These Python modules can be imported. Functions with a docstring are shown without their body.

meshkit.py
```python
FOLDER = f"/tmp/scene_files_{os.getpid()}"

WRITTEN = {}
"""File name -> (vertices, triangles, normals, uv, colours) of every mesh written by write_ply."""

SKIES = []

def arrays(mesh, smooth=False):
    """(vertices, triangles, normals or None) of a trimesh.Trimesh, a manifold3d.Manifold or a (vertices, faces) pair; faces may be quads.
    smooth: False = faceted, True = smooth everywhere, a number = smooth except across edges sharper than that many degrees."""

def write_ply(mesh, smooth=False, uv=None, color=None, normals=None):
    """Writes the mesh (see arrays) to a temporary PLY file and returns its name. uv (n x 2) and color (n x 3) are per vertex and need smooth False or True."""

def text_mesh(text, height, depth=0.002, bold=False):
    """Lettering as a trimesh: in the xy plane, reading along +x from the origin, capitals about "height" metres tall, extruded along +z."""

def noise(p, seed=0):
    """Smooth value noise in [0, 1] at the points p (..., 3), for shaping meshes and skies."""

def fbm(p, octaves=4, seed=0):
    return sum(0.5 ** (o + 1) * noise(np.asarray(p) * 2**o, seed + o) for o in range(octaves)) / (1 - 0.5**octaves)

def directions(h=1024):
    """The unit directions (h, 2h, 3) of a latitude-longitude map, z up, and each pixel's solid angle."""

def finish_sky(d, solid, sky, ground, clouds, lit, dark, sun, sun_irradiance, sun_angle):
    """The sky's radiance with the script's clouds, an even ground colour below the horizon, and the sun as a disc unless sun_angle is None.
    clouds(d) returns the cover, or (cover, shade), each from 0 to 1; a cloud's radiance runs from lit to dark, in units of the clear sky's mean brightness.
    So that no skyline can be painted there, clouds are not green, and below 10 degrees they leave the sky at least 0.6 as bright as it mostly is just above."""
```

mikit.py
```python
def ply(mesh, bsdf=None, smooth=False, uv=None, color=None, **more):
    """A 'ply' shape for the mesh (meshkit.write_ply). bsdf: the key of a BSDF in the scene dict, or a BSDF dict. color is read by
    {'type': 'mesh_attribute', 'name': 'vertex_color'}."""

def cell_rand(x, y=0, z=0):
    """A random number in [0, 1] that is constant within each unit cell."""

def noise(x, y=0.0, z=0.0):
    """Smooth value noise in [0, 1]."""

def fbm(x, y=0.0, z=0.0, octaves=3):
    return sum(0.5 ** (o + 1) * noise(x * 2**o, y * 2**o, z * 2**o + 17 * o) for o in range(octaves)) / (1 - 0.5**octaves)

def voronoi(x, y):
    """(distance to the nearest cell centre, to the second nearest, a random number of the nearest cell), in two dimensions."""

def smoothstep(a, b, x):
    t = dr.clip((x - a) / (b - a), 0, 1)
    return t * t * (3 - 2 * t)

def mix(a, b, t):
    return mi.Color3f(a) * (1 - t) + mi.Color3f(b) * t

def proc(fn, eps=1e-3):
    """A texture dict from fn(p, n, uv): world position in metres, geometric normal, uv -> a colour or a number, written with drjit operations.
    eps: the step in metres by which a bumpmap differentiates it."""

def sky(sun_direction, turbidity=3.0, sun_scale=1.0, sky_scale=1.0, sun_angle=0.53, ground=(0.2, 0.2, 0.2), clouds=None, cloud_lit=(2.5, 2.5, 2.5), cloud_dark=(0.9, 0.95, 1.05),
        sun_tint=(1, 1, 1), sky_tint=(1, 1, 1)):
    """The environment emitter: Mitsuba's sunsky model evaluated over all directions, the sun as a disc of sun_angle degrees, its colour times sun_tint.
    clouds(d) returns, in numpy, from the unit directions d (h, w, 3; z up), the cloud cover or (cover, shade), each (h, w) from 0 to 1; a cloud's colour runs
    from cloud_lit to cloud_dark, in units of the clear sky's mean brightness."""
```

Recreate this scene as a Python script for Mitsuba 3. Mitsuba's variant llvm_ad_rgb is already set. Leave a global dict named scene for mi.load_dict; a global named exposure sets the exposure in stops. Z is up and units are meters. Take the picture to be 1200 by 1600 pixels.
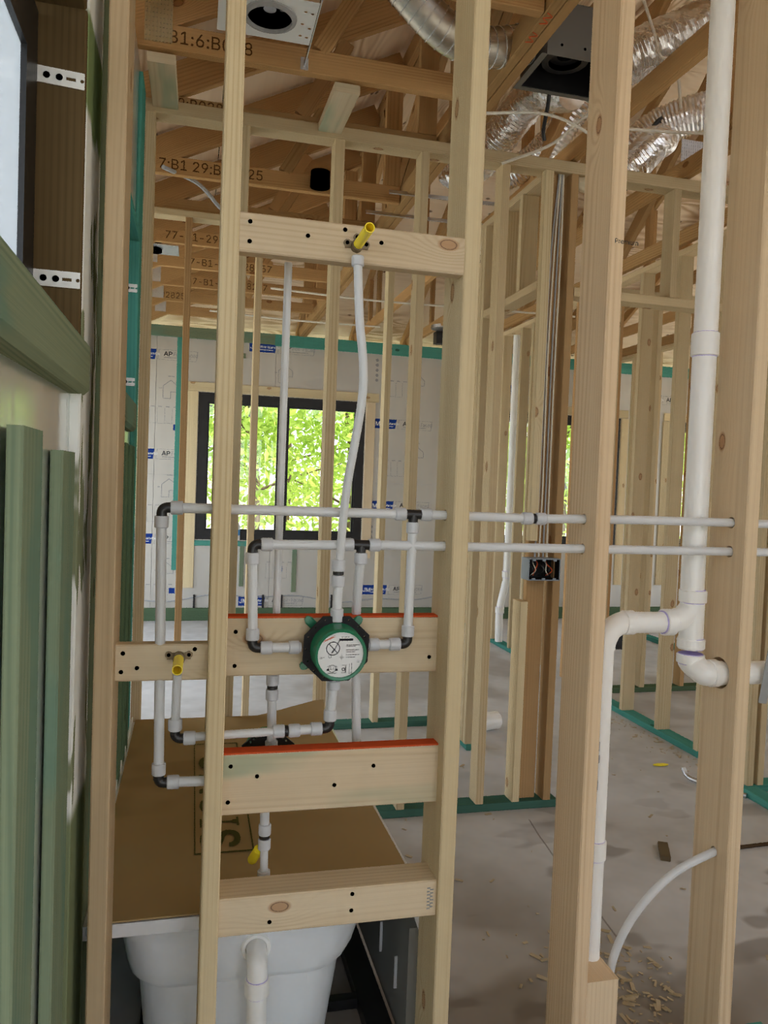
import math, random
import numpy as np, trimesh, drjit as dr, mitsuba as mi, mikit, meshkit
import manifold3d as m3
from shapely.geometry import Polygon, box as sbox
from shapely import affinity
T = mi.ScalarTransform4f
rng = random.Random(7)
scene, labels = {}, {}
# ---------------------------------------------------------------- camera, sky, exposure
EYE = np.array([0, 0, 1.52])
FWD = np.array([0.241751291602236, 0.9696114710159123, -0.037548745425237895])
UPV = np.array([-0.027825860864437432, 0.04560801646340509, 0.9985717952663328])
scene['camera'] = {'type': 'perspective', 'fov': math.degrees(2 * math.atan(0.5)), 'fov_axis': 'x',
                   'to_world': T().look_at(origin=EYE.tolist(), target=(EYE + FWD).tolist(), up=UPV.tolist()),
                   'near_clip': 0.02, 'far_clip': 200.0}


def overcast(d):
    n = meshkit.fbm(d * 3.0, 3)
    return np.ones(d.shape[:2]), 0.5 * n


scene['sky'] = mikit.sky((0.45, -0.55, 0.85), turbidity=5, sun_scale=0.65, sun_angle=6.0, sun_tint=(0.90, 1.0, 1.14), clouds=overcast, cloud_lit=(1.76, 1.94, 2.16), cloud_dark=(1.30, 1.44, 1.64), ground=(0.35, 0.33, 0.28))
exposure = 3.55
# ---------------------------------------------------------------- materials
C3 = mi.Color3f
nz, fb, rand, sst, mix = mikit.noise, mikit.fbm, mikit.cell_rand, mikit.smoothstep, mikit.mix


def wood_fn(light, dark, knots=0.30, vary=0.24, pink=0.6, blotch=None, freq=80.0):
    """uv.x = 20*seed + metres along the grain, uv.y = metres across."""
    def fn(p, n, uv):
        s = dr.floor(uv.x / 20.0)
        a = uv.x - 20.0 * s
        r1, r2, r3 = rand(s, 1), rand(s, 2), rand(s, 3)
        k = dr.floor(a / 0.38)
        h1, h2, h3 = rand(k, s, 5), rand(k, s, 6), rand(k, s, 7)
        a0, v0 = (k + 0.2 + 0.6 * h1) * 0.38, (h2 - 0.5) * 0.11
        d2 = dr.square((a - a0) / 0.022) + dr.square((uv.y - v0) / 0.012)
        on = dr.select(h3 < knots, mi.Float(1), mi.Float(0))
        v = uv.y + r1 * 3.0
        swirl = on * dr.exp(-d2 / 9.0)
        g = v * freq * (0.6 + 0.8 * r3) + 3.4 * nz(a * 0.7 + r2 * 40.0, v * 12.0) + 3.5 * swirl
        ring = 0.5 + 0.5 * dr.sin(6.2832 * g)
        ring = ring * ring * (0.10 + 0.90 * sst(0.25, 0.8, nz(a * 0.6, v * 26.0, s)))
        fine = nz(a * 5.0, v * 800.0)
        t = 0.42 * ring + 0.25 * fine + 0.45 * fb(a * 0.9 + r1 * 9.0, v * 16.0)
        c = mix(light, dark, dr.clip(t, 0, 1))
        c = c * (1.0 - 0.5 * vary + vary * r2)
        c = c * mix((1, 1, 1), (1.07, 0.95, 0.9), pink * r3)
        kd = dr.sqrt(d2)
        c = mix(c, C3(dark) * C3(0.78, 0.55, 0.45), 0.8 * on * sst(1.35, 0.9, kd))
        c = mix(c, C3(dark) * C3(0.25, 0.2, 0.2), 0.8 * on * sst(0.12, 0.0, dr.abs(kd - 0.85)))
        if blotch is not None:
            b = sst(0.52, 0.75, fb(a * 3.0 + 3.0, v * 12.0, s))
            c = mix(c, blotch, 0.75 * b)
        return c
    return fn


def diffuse(fn):
    return {'type': 'diffuse', 'reflectance': mikit.proc(fn) if callable(fn) else {'type': 'rgb', 'value': fn}}


def plastic(c, rough=0.25, spec=0.5, **k):
    return {'type': 'principled', 'base_color': {'type': 'rgb', 'value': c}, 'roughness': rough, 'specular': spec, **k}


def two(b):
    return {'type': 'twosided', 'bsdf': b}


MAT = {
    'pine': diffuse(wood_fn((0.75, 0.645, 0.42), (0.53, 0.415, 0.235), pink=0.35)),
    'pink_pine': diffuse(wood_fn((0.77, 0.62, 0.42), (0.55, 0.395, 0.235), freq=50.0, pink=0.4)),
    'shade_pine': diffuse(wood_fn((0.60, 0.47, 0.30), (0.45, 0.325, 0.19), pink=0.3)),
    'board': diffuse(wood_fn((0.71, 0.61, 0.44), (0.56, 0.45, 0.29), knots=0.2, freq=60.0)),
    'green_board': diffuse(wood_fn((0.71, 0.61, 0.44), (0.56, 0.45, 0.29), knots=0.15, freq=60.0, blotch=(0.36, 0.42, 0.29))),
    'rear_pine': diffuse(wood_fn((0.64, 0.54, 0.35), (0.45, 0.345, 0.195), knots=0.3, pink=0.4)),
    'brown_pine': diffuse(wood_fn((0.52, 0.35, 0.18), (0.36, 0.22, 0.10), knots=0.3)),
    'truss': diffuse(wood_fn((0.50, 0.325, 0.155), (0.30, 0.17, 0.065), knots=0.22, vary=0.3, freq=70.0)),
    'treated': diffuse(wood_fn((0.235, 0.285, 0.185), (0.12, 0.17, 0.115), knots=0.25, vary=0.35, blotch=(0.15, 0.25, 0.185))),
    'teal': diffuse(wood_fn((0.10, 0.335, 0.275), (0.045, 0.19, 0.16), knots=0.15, vary=0.35)),
    'dark_treated': diffuse(wood_fn((0.12, 0.19, 0.11), (0.06, 0.10, 0.06), knots=0.1)),
    'jamb': diffuse(wood_fn((0.15, 0.105, 0.05), (0.095, 0.064, 0.03), knots=0.05)),
    'pex': plastic((0.62, 0.635, 0.645), 0.3, 0.5),
    'collar': plastic((0.53, 0.545, 0.57), 0.35),
    'pvc': plastic((0.83, 0.83, 0.80), 0.28),
    'black': plastic((0.012, 0.012, 0.013), 0.35),
    'matte_black': plastic((0.008, 0.008, 0.009), 0.6, 0.25),
    'deep_teal': diffuse(wood_fn((0.085, 0.20, 0.155), (0.04, 0.11, 0.09), knots=0.1, vary=0.3)),
    'bronze': plastic((0.16, 0.12, 0.07), 0.4, 0.5, metallic=0.7),
    'blue_label': two(diffuse((0.10, 0.30, 0.62))),
    'yellow': plastic((0.90, 0.74, 0.03), 0.3),
    'green': plastic((0.015, 0.17, 0.085), 0.3),
    'tub': two(plastic((0.78, 0.80, 0.82), 0.2)),
    'fibre': plastic((0.21, 0.21, 0.19), 0.6, 0.2),
    'white': diffuse((0.78, 0.79, 0.78)),
    'ink': diffuse((0.03, 0.03, 0.035)),
    'grey_ink': diffuse((0.30, 0.30, 0.31)),
    'brown_ink': diffuse((0.10, 0.045, 0.015)),
    'blue_ink': diffuse((0.018, 0.05, 0.25)),
    'green_ink': diffuse((0.10, 0.095, 0.03)),
    'red': diffuse((0.60, 0.10, 0.035)),
    'zinc': {'type': 'roughconductor', 'material': 'Al', 'alpha': 0.28, 'specular_reflectance': {'type': 'rgb', 'value': (0.72, 0.74, 0.76)}},
    'duct_steel': {'type': 'roughconductor', 'material': 'Al', 'alpha': 0.22, 'specular_reflectance': {'type': 'rgb', 'value': (0.62, 0.58, 0.50)}},
    'dark_steel': plastic((0.13, 0.125, 0.11), 0.45, 0.5, metallic=0.3),
    'can_grey': diffuse((0.36, 0.36, 0.36)),
    'foil': two({'type': 'roughconductor', 'material': 'Al', 'alpha': 0.12}),
    'dull_steel': plastic((0.30, 0.31, 0.31), 0.45, 0.5, metallic=0.6),
    'gold_zinc': {'type': 'roughconductor', 'material': 'Al', 'alpha': 0.3, 'specular_reflectance': {'type': 'rgb', 'value': (0.62, 0.52, 0.32)}},
    'strap': diffuse((0.80, 0.80, 0.77)),
    'bolt': plastic((0.03, 0.03, 0.09), 0.3),
    'screw': diffuse((0.075, 0.048, 0.028)),
    'cable': plastic((0.70, 0.66, 0.56), 0.45),
    'grey_cable': plastic((0.35, 0.37, 0.39), 0.45),
    'blue_box': plastic((0.23, 0.28, 0.33), 0.4),
    'frame': plastic((0.010, 0.010, 0.011), 0.35),
    'glass': {'type': 'thindielectric'},
    'dusty_glass': {'type': 'blendbsdf', 'weight': 0.5, 'a': {'type': 'thindielectric'}, 'b': {'type': 'principledthin', 'base_color': {'type': 'rgb', 'value': (0.68, 0.74, 0.80)}, 'roughness': 0.5, 'diff_trans': 1.5, 'spec_trans': 0.0}},
    'bark': diffuse((0.12, 0.09, 0.06)),
    'foam': diffuse((0.74, 0.66, 0.48)),
    'purple': diffuse((0.5, 0.45, 0.75)),
    'chip': diffuse((0.47, 0.38, 0.25)),
}


def plywood(p, n, uv):
    s = dr.floor(uv.x / 20.0)
    a = uv.x - 20.0 * s
    w = fb(a * 1.3 + rand(s) * 30.0, uv.y * 6.0, s)
    ring = 0.5 + 0.5 * dr.sin(6.2832 * (uv.y * 12.0 + w * 6.0))
    c = mix((0.86, 0.70, 0.52), (0.52, 0.35, 0.20), 0.85 * ring * sst(0.2, 0.8, nz(a * 2.0, uv.y * 3.0)) + 0.22 * fb(a * 2.0, uv.y * 60.0))
    d, d2, h = mikit.voronoi(a * 2.6, uv.y * 5.0)
    c = mix(c, (0.16, 0.08, 0.04), sst(0.075, 0.03, d) * 0.85 * dr.select(h < 0.5, mi.Float(1), mi.Float(0)))
    return c * (0.92 + 0.16 * rand(s, 4))


MAT['plywood'] = diffuse(plywood)


def concrete(p, n, uv):
    b = fb(p.x * 0.8 + 3.0, p.y * 0.8, octaves=4)
    f = fb(p.x * 11.0, p.y * 11.0, octaves=3)
    c = mix((0.40, 0.395, 0.38), (0.66, 0.66, 0.66), dr.clip(0.15 + 0.8 * b + 0.45 * (f - 0.5), 0, 1))
    st = sst(0.54, 0.70, fb(p.x * 1.6 + 9.0, p.y * 1.1 + 4.0, 2.0, octaves=4))
    c = mix(c, (0.27, 0.23, 0.18), 0.45 * st)
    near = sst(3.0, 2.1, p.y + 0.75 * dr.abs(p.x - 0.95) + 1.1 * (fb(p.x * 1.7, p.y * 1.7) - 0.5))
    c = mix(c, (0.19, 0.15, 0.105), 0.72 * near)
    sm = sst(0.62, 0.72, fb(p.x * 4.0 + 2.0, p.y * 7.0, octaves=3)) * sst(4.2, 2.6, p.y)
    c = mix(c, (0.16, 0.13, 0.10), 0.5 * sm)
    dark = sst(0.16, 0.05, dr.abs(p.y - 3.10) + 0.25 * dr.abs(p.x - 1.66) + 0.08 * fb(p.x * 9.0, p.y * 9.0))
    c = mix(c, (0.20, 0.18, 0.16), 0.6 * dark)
    pale = sst(0.60, 0.75, fb(p.x * 1.2 + 30.0, p.y * 2.2, octaves=3))
    c = mix(c, (0.66, 0.66, 0.66), 0.4 * pale)
    crack = dr.abs(p.x - 1.46 - 0.10 * (p.y - 2.6) - 0.03 * nz(p.y * 4.0)) + dr.select((p.y > 2.2) & (p.y < 3.2), mi.Float(0), mi.Float(1))
    return mix(c, (0.12, 0.10, 0.085), 0.6 * sst(0.006, 0.001, crack))


MAT['concrete'] = diffuse(concrete)


def facer(p, n, uv):
    return mix((0.60, 0.575, 0.525), (0.52, 0.50, 0.46), fb(p.x * 5.0 + p.y * 5.0, p.z * 0.8))


def facer_rough(p, n, uv):
    return 0.22 + 0.10 * fb(p.x * 3.0 + p.y * 14.0, p.z * 1.2)


MAT['facer'] = {'type': 'principled', 'base_color': mikit.proc(facer), 'metallic': 0.35, 'roughness': 0.38, 'specular': 0.6}


def facer_bump(p, n, uv):
    return 0.0022 * fb(p.y * 20.0, p.z * 2.4, octaves=2)


MAT['shiny_facer'] = {'type': 'bumpmap', 'arbitrary': mikit.proc(facer_bump), 'scale': 1.0,
                      'bsdf': {'type': 'principled', 'base_color': {'type': 'rgb', 'value': (0.82, 0.83, 0.82)}, 'metallic': 0.85, 'roughness': 0.20, 'specular': 0.8}}


def cardboard(p, n, uv):
    c = mix((0.455, 0.325, 0.165), (0.385, 0.27, 0.13), fb(p.x * 3.0, p.y * 3.0))
    return mix(c, (0.30, 0.20, 0.09), 0.55 * sst(0.60, 0.78, fb(p.x * 4.0 + 5.0, p.y * 4.0)))


MAT['cardboard'] = diffuse(cardboard)


def peel(p, n, uv):
    c = mix((0.78, 0.80, 0.76), (0.22, 0.25, 0.15), sst(0.66, 0.69, fb(p.y * 20.0, p.z * 5.0, octaves=4) + 0.06 * sst(1.75, 1.4, p.z)))
    c = mix(c, (0.20, 0.27, 0.12), sst(2.20, 2.23, p.z + 0.04 * nz(p.y * 30.0)) * sst(2.40, 2.38, p.z))
    return mix(c, (0.20, 0.24, 0.13), sst(0.86, 0.82, p.z))


MAT['peeling'] = diffuse(peel)


def leaf(p, n, uv):
    return mix((0.30, 0.48, 0.07), (0.62, 0.74, 0.20), nz(p.x * 7.0, p.y * 7.0, p.z * 7.0))


MAT['leaf'] = {'type': 'principledthin', 'base_color': mikit.proc(leaf), 'roughness': 0.5, 'diff_trans': 0.9, 'spec_trans': 0.0}


def grass(p, n, uv):
    return mix((0.63, 0.62, 0.57), (0.50, 0.50, 0.43), fb(p.x * 0.7, p.y * 0.7))


MAT['soil'] = diffuse(grass)
for _k, _m in MAT.items():
    scene['mat_' + _k] = _m
# ---------------------------------------------------------------- builders
used = {}


def key(name, parent=None):
    base = (parent + '__' + name) if parent else name
    n = used.get(base, -1) + 1
    used[base] = n
    return base if n == 0 else f'{base}_{n:03d}'


def thing(name, label=None, cat=None, group=None, kind=None):
    k = key(name)
    tag(k, label, cat, group, kind)
    return k


def tag(k, label=None, cat=None, group=None, kind=None):
    d = {a: b for a, b in (('label', label), ('category', cat), ('group', group), ('kind', kind)) if b}
    if d:
        labels[k] = {**labels.get(k, {}), **d}


def put(name, mesh, mat, parent=None, smooth=False, label=None, cat=None, group=None, kind=None, uv=None):
    k = key(name, parent)
    if isinstance(mesh, tuple) and len(mesh) == 3:
        mesh, uv = (mesh[0], mesh[1]), mesh[2]
    scene[k] = mikit.ply(mesh, 'mat_' + mat, smooth=smooth, uv=uv)
    tag(k, label, cat, group, kind)
    return k


SEED = [0]


def soup(v, f, along, b, c, org, seed=None):
    """Unshared triangles with the wood uv of a board."""
    if seed is None:
        SEED[0] += 1
        seed = SEED[0]
    tri = v[f]
    nn = np.cross(tri[:, 1] - tri[:, 0], tri[:, 2] - tri[:, 0])
    nn /= np.linalg.norm(nn, axis=1, keepdims=True) + 1e-20
    rel = tri - org
    A, B, Cc = rel @ along, rel @ b, rel @ c
    cap = np.abs(nn @ along) > 0.8
    useb = np.abs(nn @ c) >= np.abs(nn @ b)
    V = np.where(useb[:, None], B, Cc + 0.31)
    U = np.where(cap[:, None], 12.0 + B * 0.4, A + 5.0)
    V = np.where(cap[:, None], Cc + 0.7, V)
    return tri.reshape(-1, 3), np.arange(len(f) * 3).reshape(-1, 3), np.stack([U + 20.0 * seed, V], -1).reshape(-1, 2)


def frame_of(p0, p1, wdir):
    a = p1 - p0
    L = np.linalg.norm(a)
    a = a / L
    b = np.asarray(wdir, float)
    b = b - a * (a @ b)
    b /= np.linalg.norm(b)
    return a, b, np.cross(a, b), L


def board(p0, p1, w, t, wdir, holes=(), ch=0.003, cut0=0.0, cut1=0.0, seed=None):
    """A sawn board between the end points p0 and p1 of its axis: w along wdir, t across, eased long edges.
    cut0, cut1: how far the ends are skewed along wdir. holes: (point, direction, radius)."""
    p0, p1 = np.asarray(p0, float), np.asarray(p1, float)
    a, b, c, L = frame_of(p0, p1, wdir)
    x, y = w / 2, t / 2
    sec = np.array([(x - ch, -y), (x, -y + ch), (x, y - ch), (x - ch, y), (-x + ch, y), (-x, y - ch), (-x, -y + ch), (-x + ch, -y)])
    ring = sec[:, :1] * b + sec[:, 1:] * c
    v = np.vstack([p0 + ring + a * (cut0 * sec[:, :1] / w), p1 + ring + a * (cut1 * sec[:, :1] / w)])
    i = np.arange(8)
    j = (i + 1) % 8
    f = np.vstack([np.stack([i, j, j + 8], 1), np.stack([i, j + 8, i + 8], 1), np.array([[0, k + 1, k] for k in range(1, 7)]), np.array([[8, 8 + k, 9 + k] for k in range(1, 7)])])
    if holes:
        m = m3.Manifold(m3.Mesh(v.astype(np.float32), f.astype(np.uint32)))
        if m.volume() < 0:
            m = m3.Manifold(m3.Mesh(v.astype(np.float32), f[:, ::-1].astype(np.uint32)))
        for pt, d, r in holes:
            cyl = m3.Manifold.cylinder(0.6, r, r, 28, True)
            d = np.asarray(d, float)
            R = trimesh.geometry.align_vectors([0, 0, 1], d)
            R[:3, 3] = pt
            m = m - cyl.transform(R[:3, :4])
        mm = m.to_mesh()
        v, f = mm.vert_properties[:, :3].astype(float), mm.tri_verts.astype(int)
    return soup(v, f, a, b, c, (p0 + p1) / 2 * 0 + p0, seed)


def stud(x0, x1, y0, y1, z0, z1, holes=(), seed=None):
    """A vertical board filling the box."""
    w, t = x1 - x0, y1 - y0
    p = np.array([(x0 + x1) / 2, (y0 + y1) / 2, 0])
    if w >= t:
        return board(p + [0, 0, z0], p + [0, 0, z1], w, t, (1, 0, 0), holes, seed=seed)
    return board(p + [0, 0, z0], p + [0, 0, z1], t, w, (0, 1, 0), holes, seed=seed)


def xboard(x0, x1, y0, y1, z0, z1, holes=(), seed=None):
    c = np.array([0, (y0 + y1) / 2, (z0 + z1) / 2])
    if z1 - z0 >= y1 - y0:
        return board(c + [x0, 0, 0], c + [x1, 0, 0], z1 - z0, y1 - y0, (0, 0, 1), holes, seed=seed)
    return board(c + [x0, 0, 0], c + [x1, 0, 0], y1 - y0, z1 - z0, (0, 1, 0), holes, seed=seed)


def yboard(x0, x1, y0, y1, z0, z1, holes=(), seed=None):
    c = np.array([(x0 + x1) / 2, 0, (z0 + z1) / 2])
    if z1 - z0 >= x1 - x0:
        return board(c + [0, y0, 0], c + [0, y1, 0], z1 - z0, x1 - x0, (0, 0, 1), holes, seed=seed)
    return board(c + [0, y0, 0], c + [0, y1, 0], x1 - x0, z1 - z0, (1, 0, 0), holes, seed=seed)


def bx(x0, x1, y0, y1, z0, z1):
    m = trimesh.creation.box((x1 - x0, y1 - y0, z1 - z0))
    m.apply_translation(((x0 + x1) / 2, (y0 + y1) / 2, (z0 + z1) / 2))
    return m


def cat(*ms):
    return trimesh.util.concatenate([m for m in ms])


def tube(pts, r, n=16, caps=True, inner=None):
    """A swept round pipe; r may be a list. inner: wall radius for an open pipe end."""
    p = np.asarray(pts, float)
    r = np.broadcast_to(np.asarray(r, float), (len(p),))
    t = np.gradient(p, axis=0)
    t /= np.linalg.norm(t, axis=1, keepdims=True) + 1e-12
    a = np.cross(t[0], [0, 0, 1] if abs(t[0][2]) < 0.9 else [1, 0, 0])
    a /= np.linalg.norm(a)
    A = []
    for k in range(len(p)):
        a = a - t[k] * (a @ t[k])
        a /= np.linalg.norm(a)
        A.append(a)
    A = np.array(A)
    B = np.cross(t, A)
    ang = np.arange(n) * 2 * np.pi / n
    v = (p[:, None] + r[:, None, None] * (np.cos(ang)[None, :, None] * A[:, None] + np.sin(ang)[None, :, None] * B[:, None])).reshape(-1, 3)
    i, j = np.meshgrid(np.arange(len(p) - 1), np.arange(n), indexing='ij')
    q = np.stack([i * n + j, i * n + (j + 1) % n, (i + 1) * n + (j + 1) % n, (i + 1) * n + j], -1).reshape(-1, 4)
    f = np.vstack([q[:, [0, 1, 2]], q[:, [0, 2, 3]]])
    if caps:
        m = len(v)
        v = np.vstack([v, p[:1], p[-1:]])
        k = np.arange(n)
        f = np.vstack([f, np.stack([(k + 1) % n, k, k * 0 + m], 1), np.stack([m - n + k, m - n + (k + 1) % n, k * 0 + m + 1], 1)])
    return trimesh.Trimesh(v, f, process=False)


def rod(p0, p1, r, n=16):
    return tube([p0, p1], r, n)


def lathe(profile, p0, d, n=32):
    """profile of (radius, height) turned about the axis from p0 along d."""
    m = trimesh.creation.revolve(np.asarray(profile, float), sections=n)
    R = trimesh.geometry.align_vectors([0, 0, 1], d)
    R[:3, 3] = p0
    m.apply_transform(R)
    return m


def bezier(*P, n=24):
    """Catmull-Rom through the points."""
    P = np.asarray(P, float)
    Q = np.vstack([2 * P[0] - P[1], P, 2 * P[-1] - P[-2]])
    out = []
    for k in range(1, len(Q) - 2):
        for s in np.linspace(0, 1, n, endpoint=False):
            a, b, c, d = Q[k - 1:k + 3]
            out.append(0.5 * (2 * b + (c - a) * s + (2 * a - 5 * b + 4 * c - d) * s * s + (3 * b - 3 * c + d - a) * s ** 3))
    out.append(P[-1])
    return np.array(out)


def arc(c, r, a0, a1, u, v, n=10):
    u, v = np.asarray(u, float), np.asarray(v, float)
    return [np.asarray(c) + r * (math.cos(t) * u + math.sin(t) * v) for t in np.linspace(a0, a1, n)]


FRONT = np.array([[1, 0, 0, 0], [0, 0, -1, 0], [0, 1, 0, 0], [0, 0, 0, 1.0]])   # xy lettering on a face that looks to -y
SIDE = np.array([[0, 0, 1, 0], [1, 0, 0, 0], [0, 1, 0, 0], [0, 0, 0, 1.0]])      # on a face that looks to +x


def text(s, h, at, M=FRONT, depth=0.0006, bold=False, sx=1.0):
    m = meshkit.text_mesh(s, h, depth, bold)
    m.apply_scale([sx, 1, 1])
    m.apply_transform(M)
    m.apply_translation(at)
    return m


def bars(rects, y, d=0.0006):
    """Flat print of x0, x1, z0, z1 rectangles on a face at y that looks to -y."""
    return cat(*[bx(a, b, y - d, y, c, e) for a, b, c, e in rects])


def slab(poly, origin, u, v, n, t):
    """An extruded polygon in the frame u, v, thickness t along n."""
    m = trimesh.creation.extrude_polygon(poly, t, engine='earcut')
    M = np.eye(4)
    M[:3, 0], M[:3, 1], M[:3, 2], M[:3, 3] = u, v, n, origin
    m.apply_transform(M)
    return m


def screws(parent, spots, y, r=0.0045, mat='screw'):
    for x, z in spots:
        put('screw_head', lathe([(0, 0.0012), (r, 0.001), (r, -0.004), (0, -0.004)], (x, y, z), (0, -1, 0), 12), mat, parent)


# ---------------------------------------------------------------- the setting: slab, ground, roof
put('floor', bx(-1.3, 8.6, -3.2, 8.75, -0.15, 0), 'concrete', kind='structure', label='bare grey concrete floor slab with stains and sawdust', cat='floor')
put('ground', bx(-40, 40, -40, 40, -0.6, -0.16), 'soil', kind='structure', label='ground outside the house', cat='ground')

LEFT = lambda x: 3.36 + 0.5 * x                     # underside of the roof deck over the left slope
BACK = lambda y: 3.27 + 0.5 * (8.42 - y)
RIDGE = 3.7
roof = thing('ceiling', 'plywood roof deck above the trusses', 'roof deck', kind='structure')


def deck(poly, zf, u, v, seed0):
    """Plywood sheets, 2.44 by 1.22 m, over the plan polygon; zf gives the underside."""
    u, v = np.asarray(u, float), np.asarray(v, float)
    poly = poly.intersection(sbox(-1.6, -3.6, 9.5, 9.05))
    f = trimesh.creation.extrude_polygon(poly, 0.004, engine='earcut').subdivide_to_size(1.0)
    f.vertices[:, 2] += zf(f.vertices[:, 0], f.vertices[:, 1]) + 0.017
    put('roofing_felt', f, 'matte_black', roof)
    for r in range(-10, 14):
        for c in range(-3, 9):
            pu, pv = 2.44, 1.09
            off = 1.22 * (r % 2)
            lo_u, lo_v = -5 + c * pu + off, -1.0 + r * pv
            corners = [np.array([a * u[0] + b * v[0], a * u[1] + b * v[1]]) for a, b in
                       ((lo_u + .002, lo_v + .002), (lo_u + pu - .002, lo_v + .002), (lo_u + pu - .002, lo_v + pv - .002), (lo_u + .002, lo_v + pv - .002))]
            g = Polygon(corners).intersection(poly)
            for h in getattr(g, 'geoms', [g]):
                if h.is_empty or h.geom_type != 'Polygon' or h.area < 0.02:
                    continue
                m = trimesh.creation.extrude_polygon(h, 0.014, engine='earcut')
                uu, vv = m.vertices[:, :2] @ u, m.vertices[:, :2] @ v
                m.vertices[:, 2] += zf(m.vertices[:, 0], m.vertices[:, 1])
                SEED[0] += 1
                put('roof_sheet', (np.array(m.vertices), np.array(m.faces), np.stack([uu + 6 - 20 * 0 + 20 * SEED[0], vv], -1)), 'plywood', roof)


def hipx(y):
    return (BACK(y) - 3.36) / 0.5


yr = 8.42 - (LEFT(RIDGE) - 3.27) / 0.5
yE = 8.42 - (LEFT(-0.95) - 3.27) / 0.5
xR = 2 * RIDGE + 0.95
yE2 = yE + 0.6
deck(Polygon([(-0.95, -3.6), (RIDGE, -3.6), (RIDGE, yr), (-0.95 - (yE2 - yE), yE2), (-0.95 - (yE2 - yE), 3.3), (-0.95, 3.3)]), lambda x, y: LEFT(x), (0, 1), (1, 0), 0)
deck(Polygon([(-0.95 - (yE2 - yE), yE2), (RIDGE, yr), (xR + yE2 - yE, yE2)]), lambda x, y: BACK(y), (1, 0), (0, -1), 0)
deck(Polygon([(RIDGE, -3.6), (xR, -3.6), (xR + yE2 - yE, yE2), (RIDGE, yr)]), lambda x, y: LEFT(2 * RIDGE - x), (0, 1), (1, 0), 0)

# ---------------------------------------------------------------- roof trusses
Z0, Z1 = 3.05, 3.139


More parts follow.
